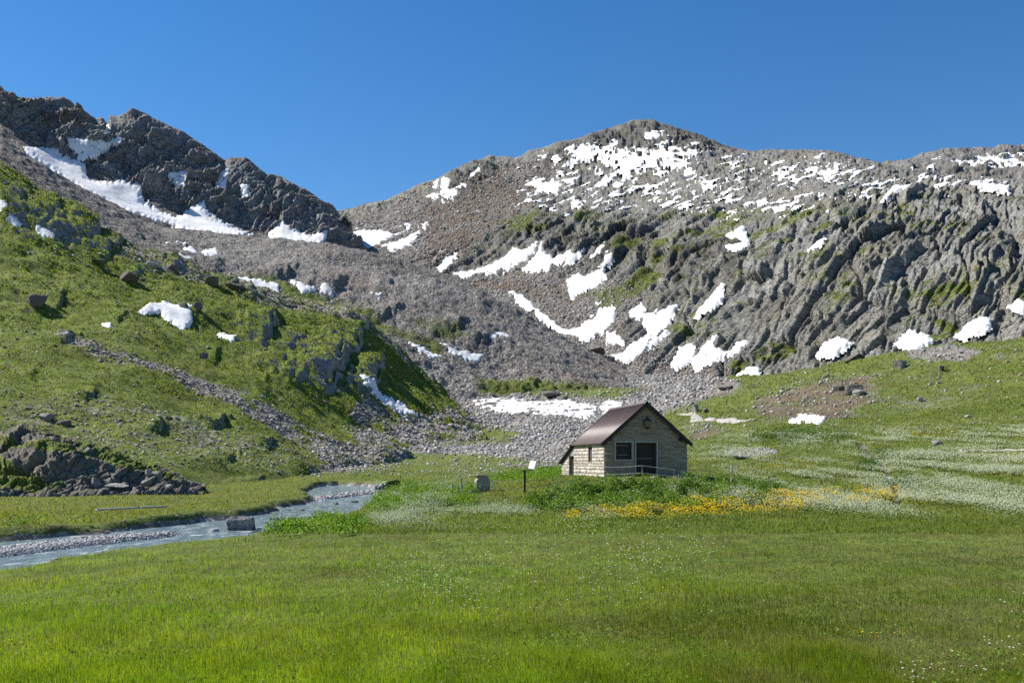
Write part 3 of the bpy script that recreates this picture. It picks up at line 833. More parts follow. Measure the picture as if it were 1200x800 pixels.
kg = region([[(-260, 560), (0, 545), (30, 552), (75, 577), (-260, 590)], [(0, 520), (60, 524), (120, 540), (0, 530)], [(90, 522), (170, 545), (200, 562), (150, 556), (110, 536)]], K.U, K.V, 5)
K.M = np.stack([kg * 1.2 + .30 + .45 * n1 + 1.2 * (blur(K.N[..., 2], 2) - .78), np.zeros_like(n1), np.clip(.2 + .3 * n1, 0, 1), np.ones_like(n1)], -1)
finish_layer(K, 'knoll', terrain_mat('knoll_rock', 0.07, rock=((.07, .065, .06), (.14, .13, .115), (.26, .24, .21)), scree_s=3), smooth=False)
print('layers', time.time() - T0)

# ------------------------------------------------------------------ water
def water_mat():
    N = NT('stream_water'); co = N.coords()
    mp = N.n('ShaderNodeMapping', {'Vector': co, 'Rotation': (0, 0, 0.9), 'Scale': (1.0, 0.35, 1.0)}).outputs[0]
    a = N.noise(mp, 2.2, 5, 0.65, 0.6); b = N.noise(mp, 7.0, 3, 0.6)
    h = N.math('ADD', a, N.math('MULTIPLY', b, 0.35))
    col = N.mix(N.map(a, 0.4, 0.65), (.13, .19, .21), (.27, .33, .34))
    foam = N.map(N.math('ADD', a, N.math('MULTIPLY', b, 0.25)), 0.70, 0.80)
    col = N.mix(foam, col, (.72, .76, .77))
    nor = N.bump(h, 0.16, 1.0)
    return N.done(N.bsdf(col, 0.12, nor, 0.55))
wx0, wx1, wy0, wy1 = -70, -5, 14, 150
gx = np.linspace(wx0, wx1, 130); gy = np.linspace(wy0, wy1, 240)
GX, GY = np.meshgrid(gx, gy)
keep = polydist(river_poly, GX.astype(f32), GY.astype(f32)) > -2.2
S = np.stack([GX, GY, WZ + 0.015 * fbm2(GX, GY, 1.5, 2, 101)], -1)
o = sub_mesh('water', S, keep, water_mat(), kind='structure')
# trickle in the little gully
tp = [(1049, 583), (1047, 576), (1044, 568), (1042, 560)]
pts = [sample(G, u, v)[0] for u, v in tp]
vs = []
for i, p in enumerate(pts):
    for s in (-1, 1):
        vs.append((p.x + s * .28, p.y, float(ground_z(p.x, p.y)) + 0.10))
make_mesh('brook_water', vs, [(2 * i, 2 * i + 1, 2 * i + 3, 2 * i + 2) for i in range(len(pts) - 1)], None, bpy.data.materials['stream_water'], True, kind='structure')

# ------------------------------------------------------------------ snow
def SP(L, label, *pts, **kw): return snow_from(L, pts, label, **kw)
SP(E, 'long snow gully running down under the dark cliffs at upper left', (27,174),(44,175),(61,181),(73,189),(84,193),(98,198),(101,210),(116,215),(145,218),(162,228),(165,239),(189,249),(206,255),(216,252),(224,249),(236,247),(243,255),(257,262),(277,269),(294,275),(280,277),(250,273),(216,269),(199,263),(176,258),(149,251),(128,241),(101,228),(71,206),(44,191),(30,182), thick=2.5)
SP(E, 'forked snow patch in the notch between the two dark cliffs', (68,172),(84,173),(101,169),(118,163),(129,154),(130,160),(118,168),(122,177),(142,171),(144,181),(128,179),(111,189),(98,192),(91,191),(101,185),(81,182),(69,177), thick=2.2)
SP(E, 'short snow tongue high in the middle of the dark cliff', (189,212),(206,217),(216,210),(218,236),(206,229), thick=2)
SP(E, 'narrow upright snow couloir on the dark cliff', (250,237),(257,208),(270,200),(266,215),(258,236), thick=2)
SP(E, 'tiny snow spot right of the snow couloir on the dark cliff', (277,226),(291,225),(288,239), thick=2)
SP(E, 'flat snow strip at the foot of the dark cliff where the ridges meet', (317,277),(329,269),(341,276),(365,281),(381,276),(398,274),(374,286),(331,284), thick=2)
SP(D, 'small square snow patch on the grey moraine left of its twin', (216,289),(226,287),(233,296),(219,297))
SP(D, 'small square snow patch on the grey moraine right of its twin', (236,290),(253,288),(256,297),(241,296))
SP(D, 'thin snow sliver on grey stones below the two square patches', (197,295),(215,299),(225,302),(224,307),(206,303))
SP(D, 'ragged snow bank along the green ledge under the grey moraine', (270,325),(287,327),(314,334),(328,337),(326,346),(305,342),(290,339),(272,332), lift=.5)
SP(D, 'snow patch right of the ragged bank under the grey moraine', (342,332),(354,336),(371,342),(354,346), lift=.5)
SP(D, 'triangular snow patch at the right end of the ledge row', (379,330),(392,348),(376,343), lift=.5)
SP(H, 'bluish snow strip in shade at the left edge above the green slope', (-20,240),(0,244),(8,242),(10,258),(25,270),(20,274),(0,263),(-20,255), thick=1.8)
SP(H, 'thin bluish snow sliver under the dark rock band at upper left', (42,273),(51,275),(64,284),(61,288),(46,281))
SP(H, 'ragged wedge of snow in the middle of the green slope', (176,360),(184,362),(192,357),(203,363),(225,368),(223,380),(214,389),(203,382),(189,370),(179,368),(169,372),(165,369), thick=1.0, lift=.6)
SP(H, 'small snow patch below the dark rocks on the green slope', (256,388),(277,393),(271,404),(262,398), lift=.3)
SP(H, 'tiny snow speck beside the brown streak on the green slope', (121,383),(130,384),(129,388),(122,387), lift=.3)
SP(H, 'slanting snow streak at the shaded foot of the green slope', (423,451),(437,456),(446,467),(467,474),(487,486),(478,488),(457,479),(442,470),(429,459), lift=.5, thick=1.8)
SP(D, 'thin slanting snow line behind the right end of the green slope', (480,405),(498,410),(508,416),(520,419),(508,421),(491,415), lift=.3)
SP(D, 'snow patch on dark ledges low on the moraine', (516,404),(535,410),(548,411),(566,414),(560,421),(545,419),(530,414), lift=.3)
SP(D, 'snow crescent in the middle of the moraine slope', (555,382),(569,386),(584,390),(597,394),(597,402),(589,403),(575,397),(562,390))
SP(D, 'tiny snow triangle high on the moraine', (434,340),(447,342),(445,350))
SP(G, 'long flat snow bank across the stone field behind the hut', (553,471),(575,468),(589,468),(602,467),(611,470),(633,472),(650,470),(667,469),(680,474),(701,475),(697,486),(683,490),(663,487),(636,485),(602,484),(582,481),(562,477), thick=2.2, lift=.25)
SP(G, 'snow bank touching the hut roof, right of the long flat bank', (702,476),(709,470),(720,471),(734,474),(726,480),(709,486), thick=2.0, lift=.25)
SP(M, 'winding snow streak from the moraine down to the valley head', (600,348),(609,351),(623,359),(626,368),(636,373),(650,381),(660,388),(670,390),(680,386),(687,380),(697,378),(705,367),(720,366),(720,381),(709,395),(700,398),(690,404),(680,403),(670,397),(660,393),(646,383),(633,377),(619,368),(606,356), thick=2)
SP(M, 'small snow patch between the winding streak and the Y-shaped field', (714,397),(724,400),(733,409),(724,410),(714,405))
SP(M, 'large Y-shaped snow field at the foot of the right-hand cliffs', (740,368),(754,362),(760,376),(773,371),(794,364),(786,381),(782,391),(787,400),(771,412),(754,424),(738,432),(724,427),(716,424),(734,422),(741,413),(757,405),(764,398),(757,385),(743,379), thick=2.2)
SP(M, 'snow patch at the bottom of the stone gully above the hut ridge', (671,424),(687,430),(718,431),(718,441),(694,441), lift=1)
SP(M, 'snow patch right of the Y-shaped field', (789,435),(799,413),(814,408),(818,419),(807,432),(795,439))
SP(M, 'snow wedge with a thin upper arm under the rock slabs', (812,430),(829,416),(843,400),(846,402),(838,416),(856,420),(868,408),(878,406),(869,415),(830,435),(817,440), thick=2)
SP(M, 'small snow patch at the lower end of the rock slabs', (866,451),(881,443),(893,444),(892,454), lift=1.2)
SP(M, 'snow patch beside the low shelter under the slabs', (964,433),(975,418),(989,411),(1003,415),(994,424),(979,433), lift=1)
SP(M, 'rounded snow patch at the top of the right-hand meadow', (1053,413),(1070,396),(1087,397),(1092,401),(1075,414), lift=1)
SP(M, 'flat snow patch at far right below the slabs', (1120,401),(1134,392),(1161,393),(1159,403),(1131,407), lift=1)
SP(M, 'snow patch cut by the right edge of the view below the slabs', (1184,374),(1196,371),(1225,374),(1225,386),(1196,382), lift=1)
SP(G, 'thin snow remnant on the brown slope right of the hut', (926,494),(938,488),(966,489),(963,495), lift=.3, thick=1.5)
SP(M, 'broad snow field high in the stone bowl, left of the split one', (533,325),(562,319),(582,313),(603,298),(616,302),(632,294),(620,310),(599,319),(582,324),(545,329), thick=2)
SP(M, 'split snow field in the stone bowl with a pointed tip', (615,320),(632,306),(638,294),(638,306),(650,311),(644,322),(623,322), thick=2)
SP(M, 'snow field under the dark bands right of the split one', (647,314),(670,302),(691,296),(685,305),(670,317),(651,316), thick=2)
SP(M, 'hooked snow patch above the winding streak', (667,333),(680,329),(687,332),(709,325),(712,333),(690,344),(670,354),(667,343))
SP(M, 'short upright snow sliver right of the dark bands', (696,312),(711,295),(710,304),(700,314))
SP(M, 'snow sliver above the hooked patch', (708,324),(714,308),(723,307),(717,317))
SP(M, 'slanting snow sliver at the left end of the stone bowl', (513,319),(525,308),(537,302),(527,318),(519,322))
SP(M, 'broad flat snow field just below the saddle', (399,284),(420,275),(444,273),(464,279),(440,290),(420,295),(399,290), thick=2)
SP(M, 'slanting snow patch right of the saddle field', (449,292),(474,283),(492,275),(482,287),(461,295))
SP(M, 'small snow dot right of the saddle', (490,269),(503,263),(499,271))
SP(M, 'hook of snow beside the dark rock fin on the left shoulder', (519,238),(519,212),(528,210),(528,228),(550,221),(533,233), thick=2)
SP(M, 'small snow patch left of the dark rock fin', (500,234),(520,227),(512,236))
SP(M, 'small upper snow patch on the left shoulder crest', (502,221),(516,212),(512,220))
SP(M, 'thin slanting snow gully through the dark rock fin', (553,211),(577,190),(575,197),(559,209))
SP(M, 'snow patch halfway up the brown slope left of the summit', (618,217),(633,211),(636,217),(659,221),(652,229),(636,228),(626,233),(633,222))
SP(M, 'largest snow field, spread below the summit rocks', (657,176),(687,168),(700,177),(721,168),(727,180),(758,183),(771,177),(790,180),(832,178),(822,188),(800,196),(781,204),(758,206),(738,212),(717,219),(694,228),(704,215),(724,207),(704,197),(711,187),(687,194),(670,190),(663,202),(653,202),(650,196),(663,184), thick=1.3, edge=3, holes=7)
SP(M, 'small snow field just under the right side of the summit', (756,158),(789,160),(768,170),(762,179), thick=2)
SP(M, 'upper of two small snow patches in the slab gully', (856,286),(873,275),(877,286), lift=1)
SP(M, 'lower of two small snow patches in the slab gully', (855,301),(879,289),(877,298),(866,304), lift=1)
SP(M, 'thin snow crack in the slabs right of the Y-shaped field', (818,379),(834,362),(853,345),(848,361),(834,371), lift=.8)
SP(M, 'slanting snow patch high on the right-hand slabs', (1034,247),(1046,230),(1066,229),(1050,239), lift=1)
SP(M, 'flat snow ledge near the right edge high on the slabs', (1139,225),(1181,228),(1182,234),(1150,232), lift=1)
SP(M, 'small snow wedge in a dark cleft of the slabs', (952,306),(972,296),(970,305), lift=1)
SP(FR, 'snow field on the farthest ridge at upper right', (1082,192),(1105,186),(1120,190),(1150,182),(1180,180),(1240,178),(1240,196),(1180,200),(1130,196),(1100,200), thick=1.3, edge=3, holes=5)

def flecks(L, reg, thr, seed, label, ang, sc=(14, 4.5), lift=.5, soft=30, name='snow_flecks'):
    w = region(reg, L.U, L.V, soft)
    ca_, sa_ = math.cos(ang), math.sin(ang)
    a = L.U * ca_ - L.V * sa_; b = L.U * sa_ + L.V * ca_
    q = perlin2(a / sc[0], b / sc[1], seed) + .45 * perlin2(a / 5, b / 2.0, seed + 1) + .5 * perlin2(L.U / 45, L.V / 22, seed + 2)
    q = q - (thr + (1 - w) * 1.5)
    P = L.P; Ps = blur(P, 2)
    px = np.abs(P[..., 1]) / FPX
    S = Ps + normals(Ps) * ((sstep(-.1, .3, q) * 1.4 - .3 - 2.0 * sstep(.02, -.12, q)) * px + lift * sstep(-.1, .05, q))[..., None]
    keep = q > -.12
    if getattr(L, 'vis', None): keep[L.vis:] = False
    return sub_mesh(name, S, keep, SNOW, label, 'snow', None, 'stuff')
flecks(M, [[(600, 205), (640, 175), (760, 150), (860, 175), (1000, 180), (1060, 200), (1260, 210), (1260, 245), (1060, 240), (960, 262), (860, 275), (760, 262), (680, 270), (600, 250)]], .13, 201,
       'countless small snow flecks strewn over the high rocky slope', math.radians(20), (17, 3.4), soft=22)
flecks(M, [[(400, 250), (470, 232), (540, 225), (640, 240), (520, 320), (400, 300)], [(560, 300), (700, 290), (800, 330), (820, 400), (700, 420), (600, 360)]], .82, 205,
       'few small snow flecks scattered in the stone bowl', math.radians(24))
flecks(FR, [[(1060, 190), (1240, 170), (1240, 212), (1060, 215)]], .25, 209, 'small snow flecks over the farthest ridge', math.radians(5), lift=1)
flecks(E, [[(140, 215), (200, 240), (180, 262), (110, 232)], [(170, 262), (300, 275), (420, 280), (300, 292), (180, 275)]], .6, 211, 'loose snow flecks beside the long snow gully', math.radians(-25), soft=10)
flecks(D, [[(100, 262), (260, 285), (260, 300), (160, 290)]], .75, 213, 'loose snow flecks on the grey moraine top', math.radians(-20), soft=10)
print('snow', time.time() - T0)

# ------------------------------------------------------------------ stone hut
def stone_mat(name):
    N = NT(name); at = N.attr('tint'); co = N.coords()
    a = N.noise(co, 9, 6, 0.7); b = N.noise(co, 34, 3, 0.6)
    c = N.mix(1.0, at.outputs['Color'], N.ramp(a, [(0.25, (.72,) * 3), (0.75, (1.22,) * 3)]), 'MULTIPLY')
    nor = N.bump(N.math('ADD', a, N.math('MULTIPLY', b, .4)), 0.03, 0.9)
    return N.done(N.bsdf(c, 0.9, nor, 0.2))
STONE = stone_mat('masonry_stone')
MORTAR = simple_mat('mortar', (.24, .225, .19), 0.95, 0.3, 6, 0.02)
TRIM = simple_mat('pale_stone_trim', (.34, .33, .30), 0.85, 0.2, 10, 0.01)
DARKWOOD = simple_mat('dark_wood', (.026, .022, .019), 0.7, 0.4, 12, 0.01)
BROWNWOOD = simple_mat('brown_wood', (.14, .085, .06), 0.8, 0.35, 14, 0.01)
GREYWOOD = simple_mat('weathered_wood', (.27, .245, .21), 0.85, 0.35, 16, 0.01)
METAL = simple_mat('grey_metal', (.27, .27, .26), 0.5, 0.2, 12, 0.0, 0.4)
IRON = simple_mat('black_iron', (.03, .03, .03), 0.5, 0.3, 12)
def roof_mat():
    N = NT('roof_metal'); co = N.coords()
    a = N.noise(co, 1.2, 5, 0.6); b = N.noise(co, 9, 4, 0.7)
    c = N.ramp(N.math('ADD', N.math('MULTIPLY', a, .6), N.math('MULTIPLY', b, .4)), [(0.3, (.078, .056, .052)), (0.7, (.132, .098, .092))])
    return N.done(N.bsdf(c, 0.5, None, 0.4))
ROOFM = roof_mat()
hb = 1.50
hut = empty('stone_hut', ((708 - 600) / FPX * 60, 60.0, hb), math.radians(9.4))
tag(hut, 'small stone hut with a brown metal gable roof and dark door, standing in the meadow', 'hut')
W_, LEN, EH, RH = 5.21, 8.1, 2.17, 4.47
def clipped_boxes(bm, boxes):
    for b in boxes: bm_box(bm, *b)
# front wall core
bm = bmesh.new()
th = 0.34
clipped_boxes(bm, [(0, .70, 0, th, -.9, EH), (.70, 1.75, 0, th, -.9, 1.10), (1.75, 1.97, 0, th, -.9, EH), (3.29, W_, 0, th, -.9, EH), (1.97, 3.29, 0, th, -.9, 0.02)])
def prism(bm, pts, y0, y1):
    a = [bm.verts.new((x, y0, z)) for x, z in pts]; b = [bm.verts.new((x, y1, z)) for x, z in pts]
    bm.faces.new(a); bm.faces.new(b[::-1])
    for i in range(len(pts)):
        j = (i + 1) % len(pts); bm.faces.new((a[i], a[j], b[j], b[i]))
prism(bm, [(0, EH), (W_, EH), (W_ / 2, RH)], 0, th)
wall_f = bm_obj('front_wall', bm, MORTAR, hut)
bm = bmesh.new()
clipped_boxes(bm, [(0, th, th + .002, 3.0, -.9, EH), (0, th, 3.0, 4.0, -.9, .92), (0, th, 3.0, 4.0, 1.92, EH), (0, th, 4.0, LEN, -.9, EH)])
wall_l = bm_obj('side_wall', bm, MORTAR, hut)
bm = bmesh.new(); bm_box(bm, W_ - th, W_, th + .002, LEN, -.9, EH)
wall_r = bm_obj('side_wall', bm, MORTAR, hut)
bm = bmesh.new(); bm_box(bm, th + .002, W_ - th - .002, LEN - th, LEN, -.9, EH); prism(bm, [(0, EH), (W_, EH), (W_ / 2, RH)], LEN - th, LEN)
wall_b = bm_obj('rear_wall', bm, MORTAR, hut)

rs_ = random.Random(5)
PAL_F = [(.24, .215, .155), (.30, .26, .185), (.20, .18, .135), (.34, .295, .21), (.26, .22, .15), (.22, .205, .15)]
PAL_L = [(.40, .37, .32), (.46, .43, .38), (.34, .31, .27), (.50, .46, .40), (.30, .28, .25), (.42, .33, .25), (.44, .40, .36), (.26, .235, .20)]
RUST = (.33, .21, .14)
def stones(name, parent, width, spans, ztop, z0, holes, place, pal, rows=(.12, .21), wid=(.22, .58), rust=.03):
    """courses of separate roughly squared stones; place(s, d, z) maps along / outward / up to hut coordinates"""
    vs, qs, cs = [], [], []
    z = z0
    while z < ztop:
        h = rs_.uniform(*rows); z1 = min(z + h, ztop)
        lo, hi = spans((z + z1) / 2, z1)
        cuts = []
        s = lo + rs_.uniform(-.2, 0)
        while s < hi:
            w = rs_.uniform(*wid); a, b = max(s, lo), min(s + w, hi); s += w
            segs = [(a, b)]
            for (h0, h1, hz0, hz1) in holes:
                if z1 > hz0 + .02 and z < hz1 - .02:
                    n = []
                    for (p, q) in segs:
                        if q <= h0 or p >= h1: n.append((p, q)); continue
                        if p < h0: n.append((p, h0))
                        if q > h1: n.append((h1, q))
                    segs = n
            for (p, q) in segs:
                if q - p < .05 or z1 - z < .03: continue
                g = .011; d = rs_.uniform(.010, .032); ch = .022
                c = RUST if rs_.random() < rust else pal[rs_.randrange(len(pal))]
                k = rs_.uniform(.85, 1.18); c = [min(1, x * k) for x in c]
                j = lambda: rs_.uniform(-.012, .012)
                base = [(p + g + j(), -.03, z + g + j()), (q - g + j(), -.03, z + g + j()), (q - g + j(), -.03, z1 - g + j()), (p + g + j(), -.03, z1 - g + j())]
                top = [(p + g + ch, d + j() * .6, z + g + ch), (q - g - ch, d + j() * .6, z + g + ch), (q - g - ch, d + j() * .6, z1 - g - ch), (p + g + ch, d + j() * .6, z1 - g - ch)]
                i = len(vs)
                vs += [place(*t) for t in base + top]; cs += [(*c, 1)] * 8
                qs += [(i + 4, i + 5, i + 6, i + 7)] + [(i + k2, i + (k2 + 1) % 4, i + 4 + (k2 + 1) % 4, i + 4 + k2) for k2 in range(4)]
        z = z1
    return make_mesh(name, vs, qs, None, STONE, False, {'tint': np.array(cs)}, None, parent)
def gspan(zm, zt):
    if zt <= EH: return (0, W_)
    k = (zt - EH) / (RH - EH) * W_ / 2
    return (k, W_ - k)
stones('stonework', wall_f, W_, gspan, RH - .12, -.8, [(.62, 1.83, 1.02, 2.25), (1.89, 3.37, -.9, 2.25)], lambda s, d, z: (s, -d, z), PAL_F, rows=(.10, .17), wid=(.25, .75), rust=.012)
stones('stonework', wall_l, LEN, lambda a, b: (0, LEN), EH - .01, -.8, [(2.96, 4.04, .88, 1.97)], lambda s, d, z: (-d, s, z), PAL_L, rows=(.12, .27), wid=(.18, .55), rust=.05)
stones('stonework', wall_r, LEN, lambda a, b: (0, LEN), EH - .01, -.8, [], lambda s, d, z: (W_ + d, s, z), PAL_F)
# window with pale trim, dark shutter and two light slats
def frame_bm(x0, x1, z0, z1, t, y0, y1, sill=True):
    bm = bmesh.new()
    bm_box(bm, x0, x0 + t, y0, y1, z0, z1); bm_box(bm, x1 - t, x1, y0, y1, z0, z1)
    bm_box(bm, x0 - .03, x1 + .03, y0 - .01, y1, z1, z1 + t)
    if sill: bm_box(bm, x0 - .03, x1 + .03, y0 - .03, y1, z0 - t, z0)
    return bm
wfr = bm_obj('window', frame_bm(.65, 1.80, 1.10, 2.12, .075, -.055, .12), TRIM, hut)
box_obj('shutter', (.72, 1.73, .14, .19, 1.10, 2.12), DARKWOOD, wfr)
for zz in (1.36, 1.93):
    box_obj('slat', (.78, 1.50, .10, .138, zz, zz + .035), GREYWOOD, wfr, .005)
door = bm_obj('door', frame_bm(1.91, 3.35, 0.02, 2.12, .075, -.055, .12, False), TRIM, hut)
bm = bmesh.new()
for k in range(6):
    bm_box(bm, 1.99 + k * .2145, 1.99 + k * .2145 + .205, .15, .20, .03, 2.11, .006)
bm_obj('door_leaf', bm, DARKWOOD, door)
box_obj('crossbar', (2.10, 3.05, .10, .148, 1.12, 1.18), simple_mat('bar_wood', (.16, .15, .14), .8), door, .005)
box_obj('doorstep', (2.15, 3.10, -.42, -.06, .02, .16), TRIM, hut, .02)
# side window with weathered brown shutter
sw = bmesh.new()
for (a, b, c, d) in [(3.0, 3.07, .92, 1.92), (3.93, 4.0, .92, 1.92), (3.07, 3.93, 1.85, 1.92), (3.07, 3.93, .92, .99)]:
    bm_box(sw, .03, .12, a, b, c, d)
sw = bm_obj('window', sw, BROWNWOOD, hut); sw['label'] = 'narrow window in the sunlit side wall'
bm = bmesh.new()
for k in range(4): bm_box(bm, .10, .14, 3.075 + k * .2135, 3.28 + k * .2135, .99, 1.85, .004)
bm_obj('shutter', bm, simple_mat('shutter_wood', (.085, .062, .055), .8, .35, 10), sw)
# lantern under the gable
lan = bmesh.new(); cx, cz = 2.60, 3.23
def ngon_prism(bm, cx, cy, pr, n=6):
    rings = [[bm.verts.new((cx + r * math.cos((k + .5) * 2 * math.pi / n), cy + r * math.sin((k + .5) * 2 * math.pi / n), z)) for k in range(n)] for z, r in pr]
    for a, b in zip(rings, rings[1:]):
        for k in range(n): bm.faces.new((a[k], a[(k + 1) % n], b[(k + 1) % n], b[k]))
    bm.faces.new(rings[0][::-1]); bm.faces.new(rings[-1])
ngon_prism(lan, cx, -.34, [(cz + .17, .25), (cz + .24, .22), (cz + .36, .06), (cz + .42, .04)])
ngon_prism(lan, cx, -.34, [(cz - .34, .03), (cz - .30, .07), (cz - .22, .16), (cz - .17, .17)])
for k in range(6):
    a = (k + .5) * math.pi / 3
    bm_tube(lan, [(cx + .15 * math.cos(a), -.34 + .15 * math.sin(a), cz - .17), (cx + .23 * math.cos(a), -.34 + .23 * math.sin(a), cz + .17)], .016, n=5)
bm_tube(lan, [(cx, -.02, cz + .10), (cx, -.10, cz + .40), (cx, -.30, cz + .46), (cx, -.34, cz + .40)], .02, n=6)
bm_box(lan, cx - .07, cx + .07, -.075, -.03, cz - .05, cz + .25)
lano = bm_obj('wall_lantern', lan, IRON, hut)
gl = bmesh.new(); ngon_prism(gl, cx, -.34, [(cz - .165, .14), (cz + .165, .215)])
bm_obj('lantern_glass', gl, simple_mat('amber_glass', (.22, .16, .10), .25, .4, 5), lano)
for (px_, pz, r) in ((.36, 2.33, .0), (4.80, 2.33, .14)):
    bm = bmesh.new()
    if r:
        bmesh.ops.create_cone(bm, cap_ends=True, segments=20, radius1=r, radius2=r * .8, depth=.10, matrix=Matrix.Translation((px_, -.09, pz)) @ Matrix.Rotation(math.pi / 2, 4, 'X'))
        t_ = bm_obj('round_vent', bm, DARKWOOD, hut)
    else:
        bm_box(bm, px_ - .12, px_ + .12, -.10, -.03, pz - .11, pz + .11, .02)
        bm_obj('square_vent', bm, DARKWOOD, hut)
# roof: two folded-seam metal slopes, dark verge boards
sl_ = (RH - EH) / (W_ / 2)
OV, FO = .22, .24
def roof_pt(side, t, y, up=0.0):
    """t runs 0 at the ridge to 1 at the eave edge"""
    x = W_ / 2 + side * t * (W_ / 2 + OV)
    return (x + side * up * sl_ * .5, y, RH + .10 - abs(x - W_ / 2) * sl_ + up)
for side in (-1, 1):
    vs, qs = [], []
    n = 17; y0, y1 = -FO, LEN + .15
    prof = []
    for k in range(n):
        ya = y0 + (y1 - y0) * k / n; yb = y0 + (y1 - y0) * (k + 1) / n
        prof += [(ya, 0), (ya + .02, .045), (ya + .055, .045), (ya + .075, 0)]
    prof.append((y1, 0))
    for (yy, up) in prof:
        vs += [roof_pt(side, -0.0, yy, up), roof_pt(side, 1, yy, up), roof_pt(side, 1, yy, -.05), roof_pt(side, 0, yy, -.05)]
    for k in range(len(prof) - 1):
        a = 4 * k
        for e in range(4): qs.append((a + e, a + (e + 1) % 4, a + 4 + (e + 1) % 4, a + 4 + e))
    qs += [(0, 1, 2, 3), tuple(4 * (len(prof) - 1) + e for e in (3, 2, 1, 0))]
    rf = make_mesh('roof', vs, qs, None, ROOFM, False, parent=hut)
    for y in (y0 - .05, y1 + .003):
        bm = bmesh.new()
        a = [bm.verts.new(roof_pt(side, t, yy, up)) for (t, up) in ((0, .03), (1.02, .03), (1.02, -.17), (0, -.17)) for yy in (y, y + .047)]
        for e in range(4):
            j = (e + 1) % 4
            bm.faces.new((a[2 * e], a[2 * j], a[2 * j + 1], a[2 * e + 1]))
        bm.faces.new([a[0], a[2], a[4], a[6]]); bm.faces.new([a[7], a[5], a[3], a[1]])
        bm_obj('verge_board', bm, DARKWOOD, rf)
bm = bmesh.new()
prism(bm, [(W_ / 2 - .14, RH + .02), (W_ / 2, RH + .17), (W_ / 2 + .14, RH + .02), (W_ / 2, RH + .12)], -FO - .06, LEN + .16)
bm_obj('ridge_cap', bm, ROOFM, hut)
# low annex behind, its roof falling to the rear
ax0, ax1, ay1, az0, az1 = .0, 3.6, 12.0, 1.95, .82
bm = bmesh.new()
def yz_prism(bm, pts, x0, x1):
    a = [bm.verts.new((x0, y, z)) for y, z in pts]; b = [bm.verts.new((x1, y, z)) for y, z in pts]
    bm.faces.new(a); bm.faces.new(b[::-1])
    for i in range(len(pts)):
        j = (i + 1) % len(pts); bm.faces.new((a[i], a[j], b[j], b[i]))
def az(y): return az0 + (az1 - az0) * (y - LEN) / (ay1 - LEN)
yz_prism(bm, [(9.6, -.9), (ay1, -.9), (ay1, az(ay1)), (9.6, az(9.6))], 0, th)
yz_prism(bm, [(LEN + .003, 1.35), (9.6 - .003, 1.35), (9.6 - .003, az(9.6)), (LEN + .003, az(LEN))], 0, th)
bm_box(bm, th + .003, ax1, ay1 - th, ay1, -.9, az(ay1) - .02)
bm_box(bm, ax1 - th, ax1, LEN + .003, ay1 - th - .003, -.9, az(ay1) - .02)
anx = bm_obj('annex_wall', bm, MORTAR, hut)
stones('stonework', anx, 4, lambda a, b: (LEN, min(ay1, LEN + (az0 - b) / (az0 - az1) * (ay1 - LEN))), az0 - .05, -.8, [(LEN - .1, 9.6, -.9, 1.4)], lambda s, d, z: (-d, s, z), PAL_L, rust=.04)
box_obj('annex_door', (.2, .25, LEN + .01, 9.59, -.3, 1.34), DARKWOOD, hut, .004)
bm = bmesh.new()
yz_prism(bm, [(LEN + .16, az(LEN + .16) + .04), (ay1 + .3, az(ay1 + .3) + .04), (ay1 + .3, az(ay1 + .3) + .14), (LEN + .16, az(LEN + .16) + .16)], -.22, ax1 + .2)
bm_obj('annex_roof', bm, DARKWOOD, hut)

# ------------------------------------------------------------------ things around the hut
def post(u, Y, h, r=.045, mat=GREYWOOD, name='wooden_post', lean=(0, 0), n=7, sink=.3):
    p = gpoint(u, Y)
    bm = bmesh.new()
    rr = random.Random(int(u))
    pts = [(lean[0] * t + rr.uniform(-.008, .008), lean[1] * t, -sink + (h + sink) * t) for t in (0, .35, .7, 1)]
    bm_tube(bm, pts, r * 1.08, r * .92, n)
    o = bm_obj(name, bm, mat); o.location = p
    return o
tag(post(541, 57.5, .95, .07), 'taller of the two weathered wooden posts left of the concrete block', 'post', 'old fence posts left of the concrete block')
tag(post(529.5, 58.5, .62, .055, lean=(.04, 0)), 'shorter of the two weathered wooden posts left of the concrete block', 'post', 'old fence posts left of the concrete block')
tag(post(857.3, 58.5, .98, .065, simple_mat('pale_wood', (.42, .39, .34), .8, .25, 14)), 'single pale wooden post in the flowers right of the hut', 'post')

# information stand with slanted white board
p = gpoint(615, 55.6)
sg = empty('information_stand', p, math.radians(-14))
tag(sg, 'information stand with a slanted white board on a dark post left of the hut', 'sign')
bm = bmesh.new(); bm_box(bm, -.05, .05, -.05, .05, -.3, 1.28, .008); bm_obj('post', bm, DARKWOOD, sg)
bm = bmesh.new(); bm_box(bm, -.20, .42, -.18, .20, 1.283, 1.325, .006); bm_obj('tray', bm, simple_mat('stand_wood', (.10, .09, .08), .8), sg)
bm = bmesh.new(); bm_box(bm, -.21, .21, -.02, .02, -.24, .24, .004)
for v in bm.verts: v.co = Matrix.Translation((.42, .06, 1.60)) @ Matrix.Rotation(math.radians(-22), 4, 'Z') @ Matrix.Rotation(math.radians(-20), 4, 'X') @ Matrix.Rotation(math.radians(6), 4, 'Y') @ v.co
bd = bm_obj('board', bm, simple_mat('board_white', (.60, .60, .62), .35, .03), sg)
bm = bmesh.new(); bm_tube(bm, [(.42, .05, 1.325), (.42, .12, 1.50)], .025, n=6); bm_obj('bracket', bm, DARKWOOD, sg)

